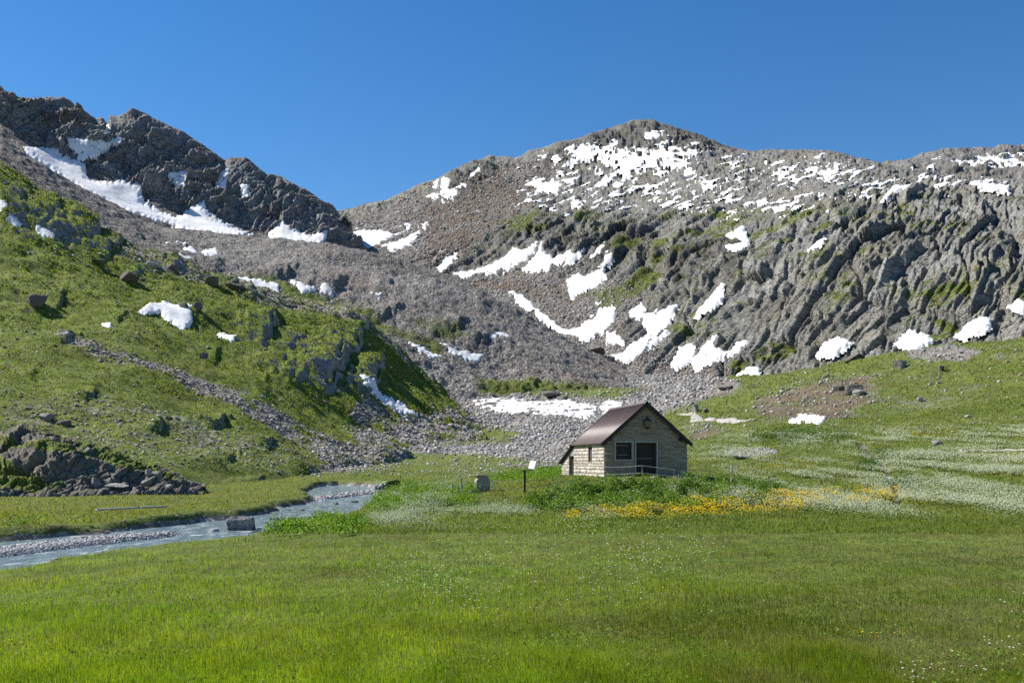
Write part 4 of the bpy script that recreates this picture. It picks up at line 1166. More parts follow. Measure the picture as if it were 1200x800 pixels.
# small concrete block with cut corners
p = gpoint(565, 58.6)
bl = empty('concrete_block', p, math.radians(14))
tag(bl, 'grey concrete block with cut upper corners and a thin ledge, left of the hut', 'stone block')
CONC = simple_mat('concrete', (.25, .235, .20), .9, .3, 7, .02)
bm = bmesh.new(); prism(bm, [(-.41, -.3), (.41, -.3), (.41, .62), (.34, .80), (.22, .93), (-.20, .93), (-.41, .62)], -.31, .31)
body = bm_obj('body', bm, CONC, bl)
bm = bmesh.new(); bm_box(bm, -.30, .43, -.34, -.312, .40, .45); bm_obj('ledge', bm, simple_mat('ledge_pale', (.45, .43, .38), .8), bl)
bm = bmesh.new(); bm_box(bm, -.425, -.412, -.10, .12, .0, .55); bm_obj('slot', bm, DARKWOOD, bl)
bm = bmesh.new(); bm_box(bm, -.46, .46, -.36, .36, .932, .975, .01); bm_obj('cover_slab', bm, simple_mat('lichen_slab', (.16, .15, .10), .9), bl)
bm = bmesh.new(); bm_box(bm, -.8, -.35, -.62, -.34, -.12, .13, .04); bm_obj('base_stone', bm, TRIM, bl)

# thin metal railing in front of the hut
def pg(u, Y, dz=0.0):
    q = gpoint(u, Y); return Vector((q.x, q.y, q.z + dz))
rl = empty('railing', pg(770, 57.9), 0)
tag(rl, 'thin grey metal railing on slim posts in front of the hut door', 'railing')
def rel(o, p): return p - o.location
RP = [(708, 58.9), (729, 58.5), (752.5, 58.0), (790.2, 57.4), (817.6, 58.2), (831.6, 59.0)]
RT = [547.5, 547.0, 545.5, 550.0, 551.0, 551.5]
rtops = []
for (u, Y), vt in zip(RP, RT):
    t_ = Vector(world_pt(u, vt, Y)); b_ = pg(u, Y, -.25); rtops.append(t_)
    if (u, Y) in RP[1:]:
        bm = bmesh.new(); bm_tube(bm, [rel(rl, b_), rel(rl, t_ + Vector((0, 0, .03)))], .022, n=6); bm_obj('post', bm, METAL, rl)
for nm_, dz in (('top_rail', 0), ('lower_rail', -.42)):
    bm = bmesh.new(); bm_tube(bm, [rel(rl, t + Vector((0, -.03, dz))) for t in rtops], .016, n=6); bm_obj(nm_, bm, METAL, rl)
# rope fence running left from the hut
rf_ = empty('rope_fence', pg(653, 57.5), 0)
tag(rf_, 'low two-strand rope fence running from the hut corner towards the information stand', 'fence')
FP = [(703, 59.0), (653, 57.3), (617, 55.9), (577, 56.5)]
ROPE = simple_mat('rope', (.36, .33, .27), .9)
for (u, Y) in (FP[1], FP[3]):
    bm = bmesh.new(); bm_tube(bm, [rel(rf_, pg(u, Y, -.2)), rel(rf_, pg(u, Y, .72))], .02, n=6); bm_obj('post', bm, GREYWOOD, rf_)
for hh in (.66, .28):
    pts = []
    for (a, b) in zip(FP, FP[1:]):
        for k in range(6):
            t = k / 6; q = pg(a[0], a[1], hh).lerp(pg(b[0], b[1], hh), t); q.z -= .10 * 4 * t * (1 - t) * .6
            pts.append(rel(rf_, q))
    pts.append(rel(rf_, pg(*FP[-1], hh)))
    bm = bmesh.new(); bm_tube(bm, pts, .011, n=5); bm_obj('rope', bm, ROPE, rf_)

# ------------------------------------------------------------------ boulders that can be told apart
def rock_mat(name, lo, hi, px=.05):
    N = NT(name); co = N.coords()
    a = N.noise(co, 2.2, 6, .7); b = N.noise(co, 9, 5, .7)
    c = N.ramp(N.math('ADD', N.math('MULTIPLY', a, .5), N.math('MULTIPLY', b, .5)), [(.35, lo), (.65, hi)])
    return N.done(N.bsdf(c, .9, N.bump(N.math('ADD', a, b), .12, .9), .2))
ROCK_D = rock_mat('dark_rock', (.06, .058, .052), (.19, .18, .155))
ROCK_G = rock_mat('grey_rock', (.13, .125, .115), (.33, .315, .28))
ROCK_P = rock_mat('pale_rock', (.26, .25, .23), (.47, .45, .41))
def boulder_mesh(sx, sy, sz, seed, sub=3, boxy=.5):
    bm = bmesh.new(); bmesh.ops.create_icosphere(bm, subdivisions=sub, radius=1.0)
    rr = random.Random(seed)
    planes = [(Vector((rr.uniform(-1, 1), rr.uniform(-1, 1), rr.uniform(-.6, 1))).normalized(), rr.uniform(.55, .85)) for _ in range(9)]
    planes.append((Vector((rr.uniform(-.2, .2), rr.uniform(-.2, .2), 1)).normalized(), rr.uniform(.45, .7)))
    co = np.array([v.co[:] for v in bm.verts], f32)
    q = np.sign(co) * np.abs(co) ** (1 - boxy * .5)
    co = q / np.maximum(1e-6, np.abs(q).max(1, keepdims=True)) * .5 * boxy + co * (1 - .5 * boxy)
    for nrm, d in planes:
        nn = np.array(nrm[:], f32); e = co @ nn - d
        co -= np.maximum(e, 0)[:, None] * nn
    co += .06 * np.stack([perlin3(co[:, 0] * 3 + k * 9 + seed, co[:, 1] * 3, co[:, 2] * 3, seed) for k in range(3)], 1)
    co *= np.array([sx, sy, sz], f32)
    for v, c in zip(bm.verts, co): v.co = c
    return bm
def boulder(L, u, v, w, h, label, mat, seed, d=None, rz=0, name='boulder', group=None, cat='boulder', sink=.25, boxy=.5):
    p, _ = sample(L, u, v); k = p.y / FPX
    bm = boulder_mesh(w * k / 2, (d or w) * k / 2, h * k / 2 / (1 - sink), seed, boxy=boxy)
    o = bm_obj(name, bm, mat)
    o.location = p + Vector((0, 0, h * k / 2 * (1 - 2 * sink) / (1 - sink) * .9)); o.rotation_euler = (0, 0, rz)
    return tag(o, label, cat, group)
# the big square block in the river
wp = at_water(279.5, 621); k = wp[1] / FPX
bm = bmesh.new(); bm_box(bm, -15 * k, 15 * k, -10 * k, 10 * k, -11 * k, 9 * k, .10)
bmesh.ops.subdivide_edges(bm, edges=bm.edges[:], cuts=4, use_grid_fill=True)
for v in bm.verts:
    q = np.array([v.co[:]], f32)
    v.co += Vector([float(perlin3(q[:, 0] * 3 + 9 * e, q[:, 1] * 3, q[:, 2] * 3, 77)[0]) * .10 + random.uniform(-.012, .012) for e in range(3)])
o = bm_obj('boulder', bm, rock_mat('speckled_rock', (.05, .05, .05), (.36, .35, .34))); o.location = (wp[0], wp[1] + .35, WZ + .22)
tag(o, 'large square speckled boulder standing in the stream', 'boulder')
def river_rock(u, v, w, h, label, mat, seed):
    a = at_water(u, v); k = a[1] / FPX
    bm = boulder_mesh(w * k / 2, w * k / 2 * .8, h * k * .75, seed, 2)
    o = bm_obj('rock', bm, mat); o.location = (a[0], a[1], WZ + h * k * .10); tag(o, label, 'rock', 'rocks in the stream')
river_rock(249, 622, 17, 5, 'flat pale rock in the water left of the square boulder', ROCK_P, 11)
river_rock(304, 621, 8, 6, 'small pale rock in the water touching the right side of the square boulder', ROCK_P, 12)
river_rock(300, 623, 14, 2.5, 'low dark rock just right of the square boulder', ROCK_D, 13)
river_rock(345, 607, 9, 4, 'reddish dark rock at the near edge of the rapids', ROCK_D, 14)
river_rock(354, 598, 9, 3, 'dark rock in mid stream, left of the pair', ROCK_D, 15)
river_rock(338, 598, 6, 2.5, 'small dark rock close to the left bank tip', ROCK_D, 16)
river_rock(376, 594, 12, 2.5, 'low reddish rock in mid stream below the dark cone-shaped one', ROCK_G, 17)
river_rock(393, 591, 7, 4, 'dark cone-shaped rock in the upper rapids', ROCK_D, 18)
river_rock(415, 588.5, 11, 4, 'dark flat-topped rock in the stream near the right bank bushes', ROCK_D, 19)
river_rock(314, 597, 8, 4, 'pale reddish rock against the left bank', ROCK_G, 20)
river_rock(326, 595.5, 11, 3, 'low grey rock against the left bank', ROCK_G, 21)
river_rock(381, 604, 16, 6, 'brownish rock at the water edge behind the bright green plants', ROCK_G, 22)
river_rock(366, 609, 8, 5, 'pale stone at the water edge left of the brownish rock', ROCK_P, 23)
river_rock(95, 629.5, 24, 3.2, 'long flat slab lying at the far edge of the gravel bar', ROCK_P, 24)
boulder(G, 370, 553, 34, 5, 'long low dark slab at the foot of the hillside beyond the stream', ROCK_D, 31, d=20, boxy=.9)
boulder(G, 487, 604.5, 9, 5, 'small grey stone lying in the grass by the right bank', ROCK_G, 32, name='stone', cat='stone')
boulder(G, 480, 588, 12, 6, 'rounded pale stone half hidden in the plants right of the stream', ROCK_P, 33, name='stone', cat='stone')
boulder(G, 766, 562, 8, 6, 'white corner stone below the hut doorstep', ROCK_P, 34, name='stone', cat='stone')
boulder(G, 869, 537, 20, 4, 'long grey stone slab lying beside the gravel patch right of the hut', ROCK_G, 35, d=30, rz=-.4)
for i, (L, u, v, w, h, lab, m_) in enumerate([
 (H, 43, 358, 26, 18, 'dark block with a lit top on the green slope at far left', ROCK_D),
 (H, 152, 328, 26, 12, 'dark rounded boulder high on the green slope', ROCK_D),
 (H, 180, 314, 24, 9, 'pale flat-topped boulder near the top of the green slope', ROCK_P),
 (H, 201, 318, 12, 11, 'dark boulder touching the pale flat-topped one', ROCK_D),
 (H, 230, 362, 14, 11, 'dark round boulder at the tip of the ragged snow wedge', ROCK_D),
 (H, 215, 363, 12, 11, 'dark jagged boulder between the snow wedge and the round one', ROCK_D),
 (H, 250, 335, 20, 12, 'dark rounded boulder beside the ragged snow bank', ROCK_D),
 (H, 274, 340, 26, 10, 'wide dark boulder below the ragged snow bank', ROCK_D),
 (H, 239, 420, 12, 10, 'lone dark boulder in the middle of the green slope below the small snow patch', ROCK_D),
 (H, 115, 309, 16, 6, 'low dark boulder near the brown streak top', ROCK_D),
 (H, 55, 493, 18, 10, 'grey boulder above the rock knoll', ROCK_G),
 (H, 75, 500, 16, 10, 'dark boulder right of the grey one above the rock knoll', ROCK_D),
 (G, 575, 475, 18, 5, 'dark flat boulder sticking out of the long snow bank', ROCK_D),
 (G, 605, 465, 15, 8, 'grey boulder on the upper edge of the long snow bank', ROCK_G),
 (G, 645, 464, 24, 9, 'wide dark boulder above the long snow bank', ROCK_D),
 (G, 660, 470, 16, 8, 'dark boulder right of the wide one above the snow bank', ROCK_D),
 (G, 612, 459, 12, 6, 'small dark boulder behind the grey one above the snow bank', ROCK_D),
 (M, 706, 425, 36, 12, 'dark humped boulder just above the bottom snow patch', ROCK_D),
 (D, 700, 380, 22, 9, 'dark boulder at the upper arm of the winding snow streak', ROCK_D),
 (G, 1003, 461, 24, 14, 'largest dark boulder on the right-hand hill', ROCK_D),
 (G, 1008, 464, 16, 9, 'rounded grey boulder leaning on the largest one on the hill', ROCK_G),
 (G, 983, 458, 14, 8, 'dark jagged boulder left of the largest one on the hill', ROCK_D),
 (G, 1054, 432, 18, 12, 'split grey boulder below the snow patches on the hill', ROCK_G),
 (G, 1103, 435, 9, 9, 'dark square boulder behind the two metal poles', ROCK_D),
 (G, 1077, 470, 8, 6, 'small pale pointed stone in the grass of the right-hand hill', ROCK_P),
 (G, 1135, 489, 10, 3.5, 'flat pale stone in bright grass at the right', ROCK_P),
 (G, 1098, 521, 14, 7, 'grey pinkish boulder at the top of the white flowers', ROCK_G),
 (G, 815, 483, 10, 11, 'tall grey boulder beside the footpath behind the hut', ROCK_G),
 (G, 828, 484, 9, 8, 'dark boulder right of the tall grey one beside the footpath', ROCK_D),
 (G, 852, 456, 20, 6, 'long dark boulder at the foot of the slabs', ROCK_D),
 (K, 112, 571, 14, 15, 'pale standing block in front of the dark knoll', ROCK_G),
 (K, 135, 570, 30, 5, 'flat pale slab lying at the foot of the knoll', ROCK_P),
 (K, 172, 556, 8, 8, 'small pale square block on the knoll slope', ROCK_P),
 (K, 182, 560, 12, 11, 'grey angular block on the lower right of the knoll', ROCK_G),
 (K, 196, 572, 10, 5, 'pale stone at the right foot of the knoll', ROCK_P),
 (K, 206, 568, 16, 9, 'dark block at the right end of the knoll', ROCK_D),
 (K, 170, 570, 13, 9, 'grey block half covered by grass at the knoll foot', ROCK_G)]):
    boulder(L, u, v, w, h, lab, m_, 60 + i, rz=(i * 1.7) % 3)

# weathered plank on the left bank
bm = bmesh.new(); bm_box(bm, -1.75, 1.75, -.10, .10, 0, .09, .01)
o = bm_obj('plank', bm, simple_mat('silver_wood', (.34, .32, .31), .8, .3, 9)); p = gpoint(155, 49.5)
o.location = p + Vector((0, 0, .10)); o.rotation_euler = (0, math.radians(-1), math.radians(42))
tag(o, 'weathered grey plank lying in the grass on the far bank', 'plank')

# footpaths
def path_strip(name, pts, w, mat):
    vs = []
    P = [sample(G, u, v)[0] for u, v in pts]
    Q = []
    for a, b in zip(P, P[1:]):
        for k in range(8): Q.append(a.lerp(b, k / 8))
    Q.append(P[-1])
    for i, p in enumerate(Q):
        t = (Q[min(i + 1, len(Q) - 1)] - Q[max(i - 1, 0)]); t.z = 0; t.normalize(); n = Vector((-t.y, t.x, 0))
        for s in (-1, -.33, .33, 1):
            q = p + n * (s * w * (.5 + .1 * math.sin(i * 1.3 + s)))
            vs.append((q.x, q.y, float(ground_z(q.x, q.y)) + (.12 if abs(s) < 1 else .02)))
    qs = [(4 * i + k, 4 * i + k + 1, 4 * i + k + 5, 4 * i + k + 4) for i in range(len(Q) - 1) for k in range(3)]
    return make_mesh(name, vs, qs, None, mat, True, kind='structure')
GRAVEL = simple_mat('path_gravel', (.34, .32, .29), .95, .3, 1.5, .05)
path_strip('path', [(792, 485), (800, 484.5), (807, 484.5), (814, 488), (830, 490), (850, 491.5), (880, 493)], 3.0, GRAVEL)
path_strip('path', [(1122, 529), (1150, 528.5), (1175, 528), (1215, 527.5), (1260, 526)], .9, GRAVEL)

# two thin metal poles on the hill
for u, v, h, lab in ((1091, 451, 34, 'taller left one of two thin metal poles on the right-hand hill'), (1100, 449, 19, 'shorter right one of two thin metal poles on the right-hand hill')):
    p, _ = sample(G, u, v); k = p.y / FPX
    t_ = empty('metal_pole', p); tag(t_, lab, 'pole', 'metal poles on the hill')
    bm = bmesh.new(); bm_tube(bm, [(0, 0, -.5), (0, 0, h * k)], .11, .08, 8); bm_obj('pole', bm, METAL, t_)
    bm = bmesh.new(); bm_box(bm, -.5, .5, -.5, .5, -.2, .25, .05); bm_obj('footing', bm, CONC, t_)
# low shelter with slanting roof under the slabs
p, _ = sample(G, 1001, 422); k = p.y / FPX
sh = empty('shelter', p, .2); tag(sh, 'low stone shelter with a dark slanting roof beside a snow patch below the slabs', 'shelter')
bm = bmesh.new(); prism(bm, [(-9 * k, -2), (8 * k, -2), (8 * k, 1 * k), (2 * k, 5.5 * k), (-9 * k, -1.5)], -2, 3); bm_obj('wall', bm, ROCK_D, sh)
bm = bmesh.new(); prism(bm, [(-11 * k, -2.2 * k), (2 * k, 6.0 * k), (2.2 * k, 7 * k), (-11.5 * k, -1.2 * k)], -2.6, 3.6); prism(bm, [(2.21 * k, 7 * k), (2.01 * k, 6.0 * k), (10 * k, .8 * k), (10.4 * k, 1.8 * k)], -2.6, 3.6)
bm_obj('roof', bm, simple_mat('shelter_roof', (.10, .08, .065), .85), sh)

# hiker on the path: one continuous skinned body
def person(loc, h, rz):
    J = {'hip': (0, 0, .53, .085), 'chest': (0, 0, .72, .098), 'neck': (0, 0, .835, .035), 'head': (0, 0, .90, .062), 'crown': (0, 0, .965, .05),
         'hl': (-.05, 0, .50, .062), 'kl': (-.055, -.05, .28, .045), 'al': (-.055, .01, .05, .03), 'tl': (-.055, -.07, .02, .026),
         'hr': (.05, 0, .50, .062), 'kr': (.055, .01, .28, .045), 'ar': (.055, .09, .06, .03), 'tr': (.055, .03, .02, .026),
         'sl': (-.11, 0, .79, .042), 'el': (-.14, .03, .63, .03), 'wl': (-.13, -.05, .50, .022), 'fl': (-.125, -.07, .46, .018),
         'sr': (.11, 0, .79, .042), 'er': (.14, .02, .63, .03), 'wr': (.13, -.07, .52, .022), 'fr': (.125, -.10, .48, .018)}
    Ek = [('hip', 'chest'), ('chest', 'neck'), ('neck', 'head'), ('head', 'crown'), ('hip', 'hl'), ('hl', 'kl'), ('kl', 'al'), ('al', 'tl'), ('hip', 'hr'), ('hr', 'kr'), ('kr', 'ar'), ('ar', 'tr'),
          ('chest', 'sl'), ('sl', 'el'), ('el', 'wl'), ('wl', 'fl'), ('chest', 'sr'), ('sr', 'er'), ('er', 'wr'), ('wr', 'fr')]
    names = list(J); me = bpy.data.meshes.new('person')
    me.from_pydata([tuple(c * h for c in J[n][:3]) for n in names], [(names.index(a), names.index(b)) for a, b in Ek], [])
    o = bpy.data.objects.new('person', me); COL.objects.link(o)
    md = o.modifiers.new('skin', 'SKIN')
    for i, n in enumerate(names):
        me.skin_vertices[0].data[i].radius = (J[n][3] * h, J[n][3] * h * .85)
    me.skin_vertices[0].data[0].use_root = True
    sb = o.modifiers.new('smooth', 'SUBSURF'); sb.levels = sb.render_levels = 1
    N = NT('walking_clothes'); sp = N.n('ShaderNodeSeparateXYZ', {0: N.coords()})
    z = N.math('DIVIDE', sp.outputs[2], h)
    c = N.mix(N.math('GREATER_THAN', z, .53), (.07, .075, .08), (.03, .03, .045))
    c = N.mix(N.math('GREATER_THAN', z, .835), c, (.42, .25, .18))
    c = N.mix(N.math('GREATER_THAN', z, .945), c, (.35, .28, .16))
    me.materials.append(N.done(N.bsdf(c, .85)))
    o.location = loc; o.rotation_euler = (0, 0, rz)
    return o
p, _ = sample(G, 806, 484.6)
hk = tag(person(p + Vector((0, 0, .12)), 1.76, 1.2), 'hiker in dark clothes and light hat walking on the footpath behind the hut', 'person')
bm = bmesh.new(); bm_box(bm, -.17, .17, .12, .34, .95, 1.42, .05); bm_obj('rucksack', bm, simple_mat('rucksack_cloth', (.05, .03, .06), .9), hk)
print('things', time.time() - T0)

# ------------------------------------------------------------------ scattered stones and plants
def pick(L, weight, n, seed):
    """n random points spread evenly over the picture wherever weight is high"""
    rg = np.random.default_rng(seed)
    vis = getattr(L, 'vis', L.U.shape[0] - 1)
    Q = L.P
    vv = VH - (Q[..., 2] - HC) * FPX / Q[..., 1]
    dv = np.clip(vv[:-1, :-1] - vv[1:, :-1], 0.02, 3) * (L.us[1] - L.us[0])
    w = np.clip(weight[:-1, :-1], 0, None) * dv
    w[vis:] = 0
    c = np.cumsum(w.ravel()); tot = c[-1]
    idx = np.searchsorted(c, rg.random(n) * tot)
    i, j = np.unravel_index(np.clip(idx, 0, w.size - 1), w.shape)
    a, b = rg.random(n)[:, None], rg.random(n)[:, None]
    P = Q[i, j] * (1 - a) * (1 - b) + Q[i, j + 1] * (1 - a) * b + Q[i + 1, j] * a * (1 - b) + Q[i + 1, j + 1] * a * b
    return P, L.U[i, j], L.V[i, j], rg

_phi = (1 + 5 ** .5) / 2
ICO_V = np.array([(-1, _phi, 0), (1, _phi, 0), (-1, -_phi, 0), (1, -_phi, 0), (0, -1, _phi), (0, 1, _phi), (0, -1, -_phi), (0, 1, -_phi), (_phi, 0, -1), (_phi, 0, 1), (-_phi, 0, -1), (-_phi, 0, 1)]) / 1.9
ICO_F = np.array([(0, 11, 5), (0, 5, 1), (0, 1, 7), (0, 7, 10), (0, 10, 11), (1, 5, 9), (5, 11, 4), (11, 10, 2), (10, 7, 6), (7, 1, 8), (3, 9, 4), (3, 4, 2), (3, 2, 6), (3, 6, 8), (3, 8, 9), (4, 9, 5), (2, 4, 11), (6, 2, 10), (8, 6, 7), (9, 8, 1)])

def tint_mat(name, rough=.9, spec=.2, nb=None):
    N = NT(name); at = N.attr('tint')
    c = at.outputs['Color']; nor = None
    if nb:
        a = N.noise(N.coords(), nb, 4, .7)
        c = N.mix(1.0, c, N.ramp(a, [(.25, (.7,) * 3), (.75, (1.3,) * 3)]), 'MULTIPLY'); nor = N.bump(a, .3 / nb, .8)
    return N.done(N.bsdf(c, rough, nor, spec))
LOOSE = tint_mat('loose_stone', nb=1.2)
PEB = tint_mat('pebble', rough=.8, nb=9)

def stones_on(name, P, size, rg, mat, label, pal, flatk=.6, sink=.25):
    n = len(P)
    V = ICO_V[None] * (1 + rg.uniform(-.28, .28, (n, 12, 1)))
    V = V * np.stack([rg.uniform(.7, 1.4, n), rg.uniform(.7, 1.4, n), rg.uniform(.5, 1.0, n) * flatk * 1.5], -1)[:, None]
    a = rg.uniform(0, 6.28, n); ca_, sa_ = np.cos(a)[:, None], np.sin(a)[:, None]
    V = np.stack([V[..., 0] * ca_ - V[..., 1] * sa_, V[..., 0] * sa_ + V[..., 1] * ca_, V[..., 2] + .25 * V[..., 0] * rg.uniform(-1, 1, n)[:, None]], -1)
    V = V * (size[:, None, None] * .5) + P[:, None] + np.array([0, 0, 1.0]) * (size * (.5 - sink) * flatk)[:, None, None]
    pal = np.array(pal); c = pal[rg.integers(0, len(pal), n)] * rg.uniform(.75, 1.25, n)[:, None]
    C_ = np.concatenate([np.clip(c, 0, 1), np.ones((n, 1))], 1)
    F_ = (ICO_F[None] + (np.arange(n) * 12)[:, None, None]).reshape(-1, 3)
    return tag(make_mesh(name, V.reshape(-1, 3), None, F_, mat, False, {'tint': np.repeat(C_, 12, 0)}), label, 'stones', None, 'stuff')
PAL_S = [(.22, .21, .195), (.30, .285, .26), (.36, .345, .32), (.16, .155, .145), (.42, .40, .375), (.28, .25, .215)]
PAL_W = [(.30, .29, .27), (.40, .385, .36), (.48, .465, .44), (.24, .23, .215)]

def sizes(P, rg, lo, hi, pw=2.5, floor=0.0):
    k = P[:, 1] / FPX
    return np.maximum((lo + (hi - lo) * rg.random(len(P)) ** pw) * k, floor)
n_ = 26000
P, U_, V_, rg = pick(G, np.clip(bowl * (1 - .85 * green), 0, 1) * (G.V > 436), n_, 301)
stones_on('stone_field', P, sizes(P, rg, 1.1, 4.6, 4.5), rg, LOOSE, 'wide field of broken grey stones filling the valley head behind the hut', PAL_W)
P, U_, V_, rg = pick(G, np.clip(hillm * (.15 + brown * 1.4 + greyh * 2 + .5 * np.clip(nn_, 0, 1)), 0, 2) * (G.U > 740), 3600, 302)
stones_on('loose_stones', P, sizes(P, rg, 1.2, 5, 4), rg, LOOSE, 'loose stones strewn over the grass of the right-hand hill', PAL_S)
P, U_, V_, rg = pick(H, np.clip(streamz * 1.5 + lowst * .30 + tops * .3 + .03, 0, 2) * (H.T > .6), 12000, 303)
stones_on('slope_stones', P, sizes(P, rg, 1.0, 4.8, 4), rg, LOOSE, 'loose stones lying in strips down the green hillside', PAL_S)
P, U_, V_, rg = pick(D, np.ones(D.U.shape, f32) * (1 - .6 * gr), 14000, 304)
stones_on('moraine_boulders', P, sizes(P, rg, .6, 2.6, 6), rg, LOOSE, 'rough grey boulders covering the moraine slope', [(.24, .225, .205), (.30, .285, .26), (.18, .17, .155), (.37, .355, .33)])
P, U_, V_, rg = pick(M, screez * (M.T < 4.6), 26000, 305)
stones_on('scree', P, sizes(P, rg, 1.1, 3.6, 5), rg, LOOSE, 'pale scree in the stone bowl under the mountain', [(.30, .28, .25), (.38, .355, .32), (.23, .21, .19), (.45, .425, .39)])
# gravel bars in the stream
wb = sstep(-.25, .1, bs)
P, U_, V_, rg = pick(G, wb * (G.V < 720), 9000, 306)
stones_on('gravel_bar', P, np.maximum(.10, sizes(P, rg, 2.0, 5.0, 2)) * .9, rg, PEB, 'long bar of rounded grey cobbles in the stream', [(.30, .30, .31), (.38, .375, .37), (.23, .23, .24), (.45, .44, .43), (.33, .30, .27)], .55, .3)
we = sstep(-.5, -.1, rs) * sstep(.8, .2, rs)
P, U_, V_, rg = pick(G, we * (Yg < 120), 420, 307)
P[:, 2] = np.maximum(P[:, 2], WZ - .02)
stones_on('bank_stones', P, sizes(P, rg, 1.5, 4.5, 3), rg, PEB, 'small stones along the edges of the stream', PAL_S, .5, .3)
P, U_, V_, rg = pick(G, region([[(848, 528), (870, 526), (900, 526), (912, 530), (880, 535), (856, 536)]], G.U, G.V, 2), 900, 308)
stones_on('gravel_patch', P, sizes(P, rg, 1.5, 3, 2), rg, PEB, 'patch of grey gravel in the meadow right of the hut', PAL_W, .5, .3)
print('stones', time.time() - T0)

# ---- grass blades
def blades(name, P, h, w, rg, col, mat, label, lean=.5, kind='stuff', cat='grass'):
    n = len(P); a = rg.uniform(0, 6.283, n); sd = np.stack([np.cos(a), np.sin(a), np.zeros(n)], -1)
    b = rg.uniform(0, 6.283, n); l = rg.uniform(.15, 1, n) * lean
    d = np.stack([np.cos(b) * l - .12, np.sin(b) * l, np.ones(n)], -1)
    h1 = h[:, None]; w1 = w[:, None] * .5
    up = np.array([0, 0, 1.0])
    p0 = P - up * .02; p1 = P + up * h1 * .5 + d * np.array([1, 1, 0]) * h1 * .22; p2 = P + d * np.array([1, 1, 0]) * h1 * .75 + up * h1 * (1 - .28 * l[:, None])
    V = np.stack([p0 - sd * w1, p0 + sd * w1, p1 + sd * w1 * .85, p1 - sd * w1 * .85, p2], 1)
    i = np.arange(n)[:, None] * 5
    C_ = np.repeat(np.concatenate([col, np.ones((n, 1))], 1), 5, 0)
    return tag(make_mesh(name, V.reshape(-1, 3), i + np.array([[0, 1, 2, 3]]), i + np.array([[3, 2, 4]]), mat, True, {'tint': C_}), label, cat, None, kind)
def lerpc(a, b, t): return np.asarray(a) * (1 - t[:, None]) + np.asarray(b) * t[:, None]
GRASS = leaf_mat('grass_blade', .42, .55)
LEAF = leaf_mat('herb_leaf', .30, .5)
PETAL = leaf_mat('petal', .25, .7)
wet = sstep(-.55, -.05, rs)
# smooth meadow in front
mead = ((G.V > 600) & (Yg > 9) & (Yg < 60)) * (1 - wet)
P, U_, V_, rg = pick(G, mead * np.clip((G.V - 560) / 120, .6, 3), 640000, 311)
x, y = P[:, 0], P[:, 1]
t1 = np.clip(.5 + .6 * fbm2(x, y, 6, 3, 312) + .5 * perlin2(x / .55, y / 1.0, 313), 0, 1)
rt = sstep(560, 1000, U_ + (V_ - 650) * .3)
dry = np.clip(sstep(840, 1200, U_ + (V_ - 700) * 1.6) * (.45 + .9 * fbm2(x, y, 1.6, 3, 314)), 0, 1)
dk = sstep(.1, .7, fbm2(x / 2.2, y, 5.5, 3, 315) + .35 * rt)
c = lerpc((.130, .215, .010), (.205, .265, .016), t1)
c = np.array([1.12, 1.06, 1.3]) * c * (1 - .32 * rt[:, None]) * (1 - .42 * dk[:, None])
c = c * (1 - .75 * dry[:, None]) + np.array([.22, .19, .095]) * .75 * dry[:, None]
c *= rg.uniform(.6, 1.35, (len(P), 1)) * (1 + .22 * fbm2(x, y * .6, .9, 2, 319))[:, None]
strw = rg.random(len(P)) < .02; c[strw] = np.array([.26, .24, .11]) * rg.uniform(.7, 1.1, (strw.sum(), 1))
tall = .055 + .085 * np.clip(.5 + .7 * fbm2(x, y, 2.5, 3, 316), 0, 1.2)
blades('meadow_grass', P, tall * rg.uniform(.6, 1.25, len(P)) * (1 - .5 * dry), np.maximum(.005, .46 * y / FPX), rg, c, GRASS, 'short bright green grass of the flat meadow in front')
P, U_, V_, rg = pick(G, mead * (G.V > 625), 5200, 318)
c = np.array([(.20, .19, .08), (.10, .13, .02), (.24, .20, .10)])[rg.integers(0, 3, len(P))] * rg.uniform(.7, 1.3, (len(P), 1))
blades('seed_stalks', P, rg.uniform(.14, .27, len(P)), np.maximum(.004, .5 * P[:, 1] / FPX), rg, c, GRASS, 'thin darker and straw coloured stalks standing above the meadow grass', .6)
# taller, mixed grass farther out and along the banks
zone = ((G.V < 626) & (Yg > 30) & (Yg < 175)) * (1 - wet) * (1 - .8 * np.clip(bowl, 0, 1)) * (1 - greyh)
P, U_, V_, rg = pick(G, zone, 230000, 321)
x, y = P[:, 0], P[:, 1]
t1 = np.clip(.5 + .7 * fbm2(x, y, 5, 4, 322), 0, 1); t2 = np.clip(.4 + .8 * fbm2(x, y, 14, 2, 323), 0, 1)
c = lerpc((.085, .135, .018), (.170, .205, .035), t1)
c = c * (1 - .35 * t2[:, None]) + np.array([.20, .19, .06]) * .35 * t2[:, None]
lb = sstep(400, 300, U_)[:, None]; c = c * (1 - .6 * lb) + np.array([.215, .205, .055]) * .6 * lb
c *= rg.uniform(.65, 1.3, (len(P), 1))
blades('herb_grass', P, np.maximum(.14, 1.9 * y / FPX) * rg.uniform(.5, 1.3, len(P)) * (.7 + .6 * t1), np.maximum(.012, .75 * y / FPX), rg, c, GRASS, 'rough mixed grass on the banks and around the hut', .8)
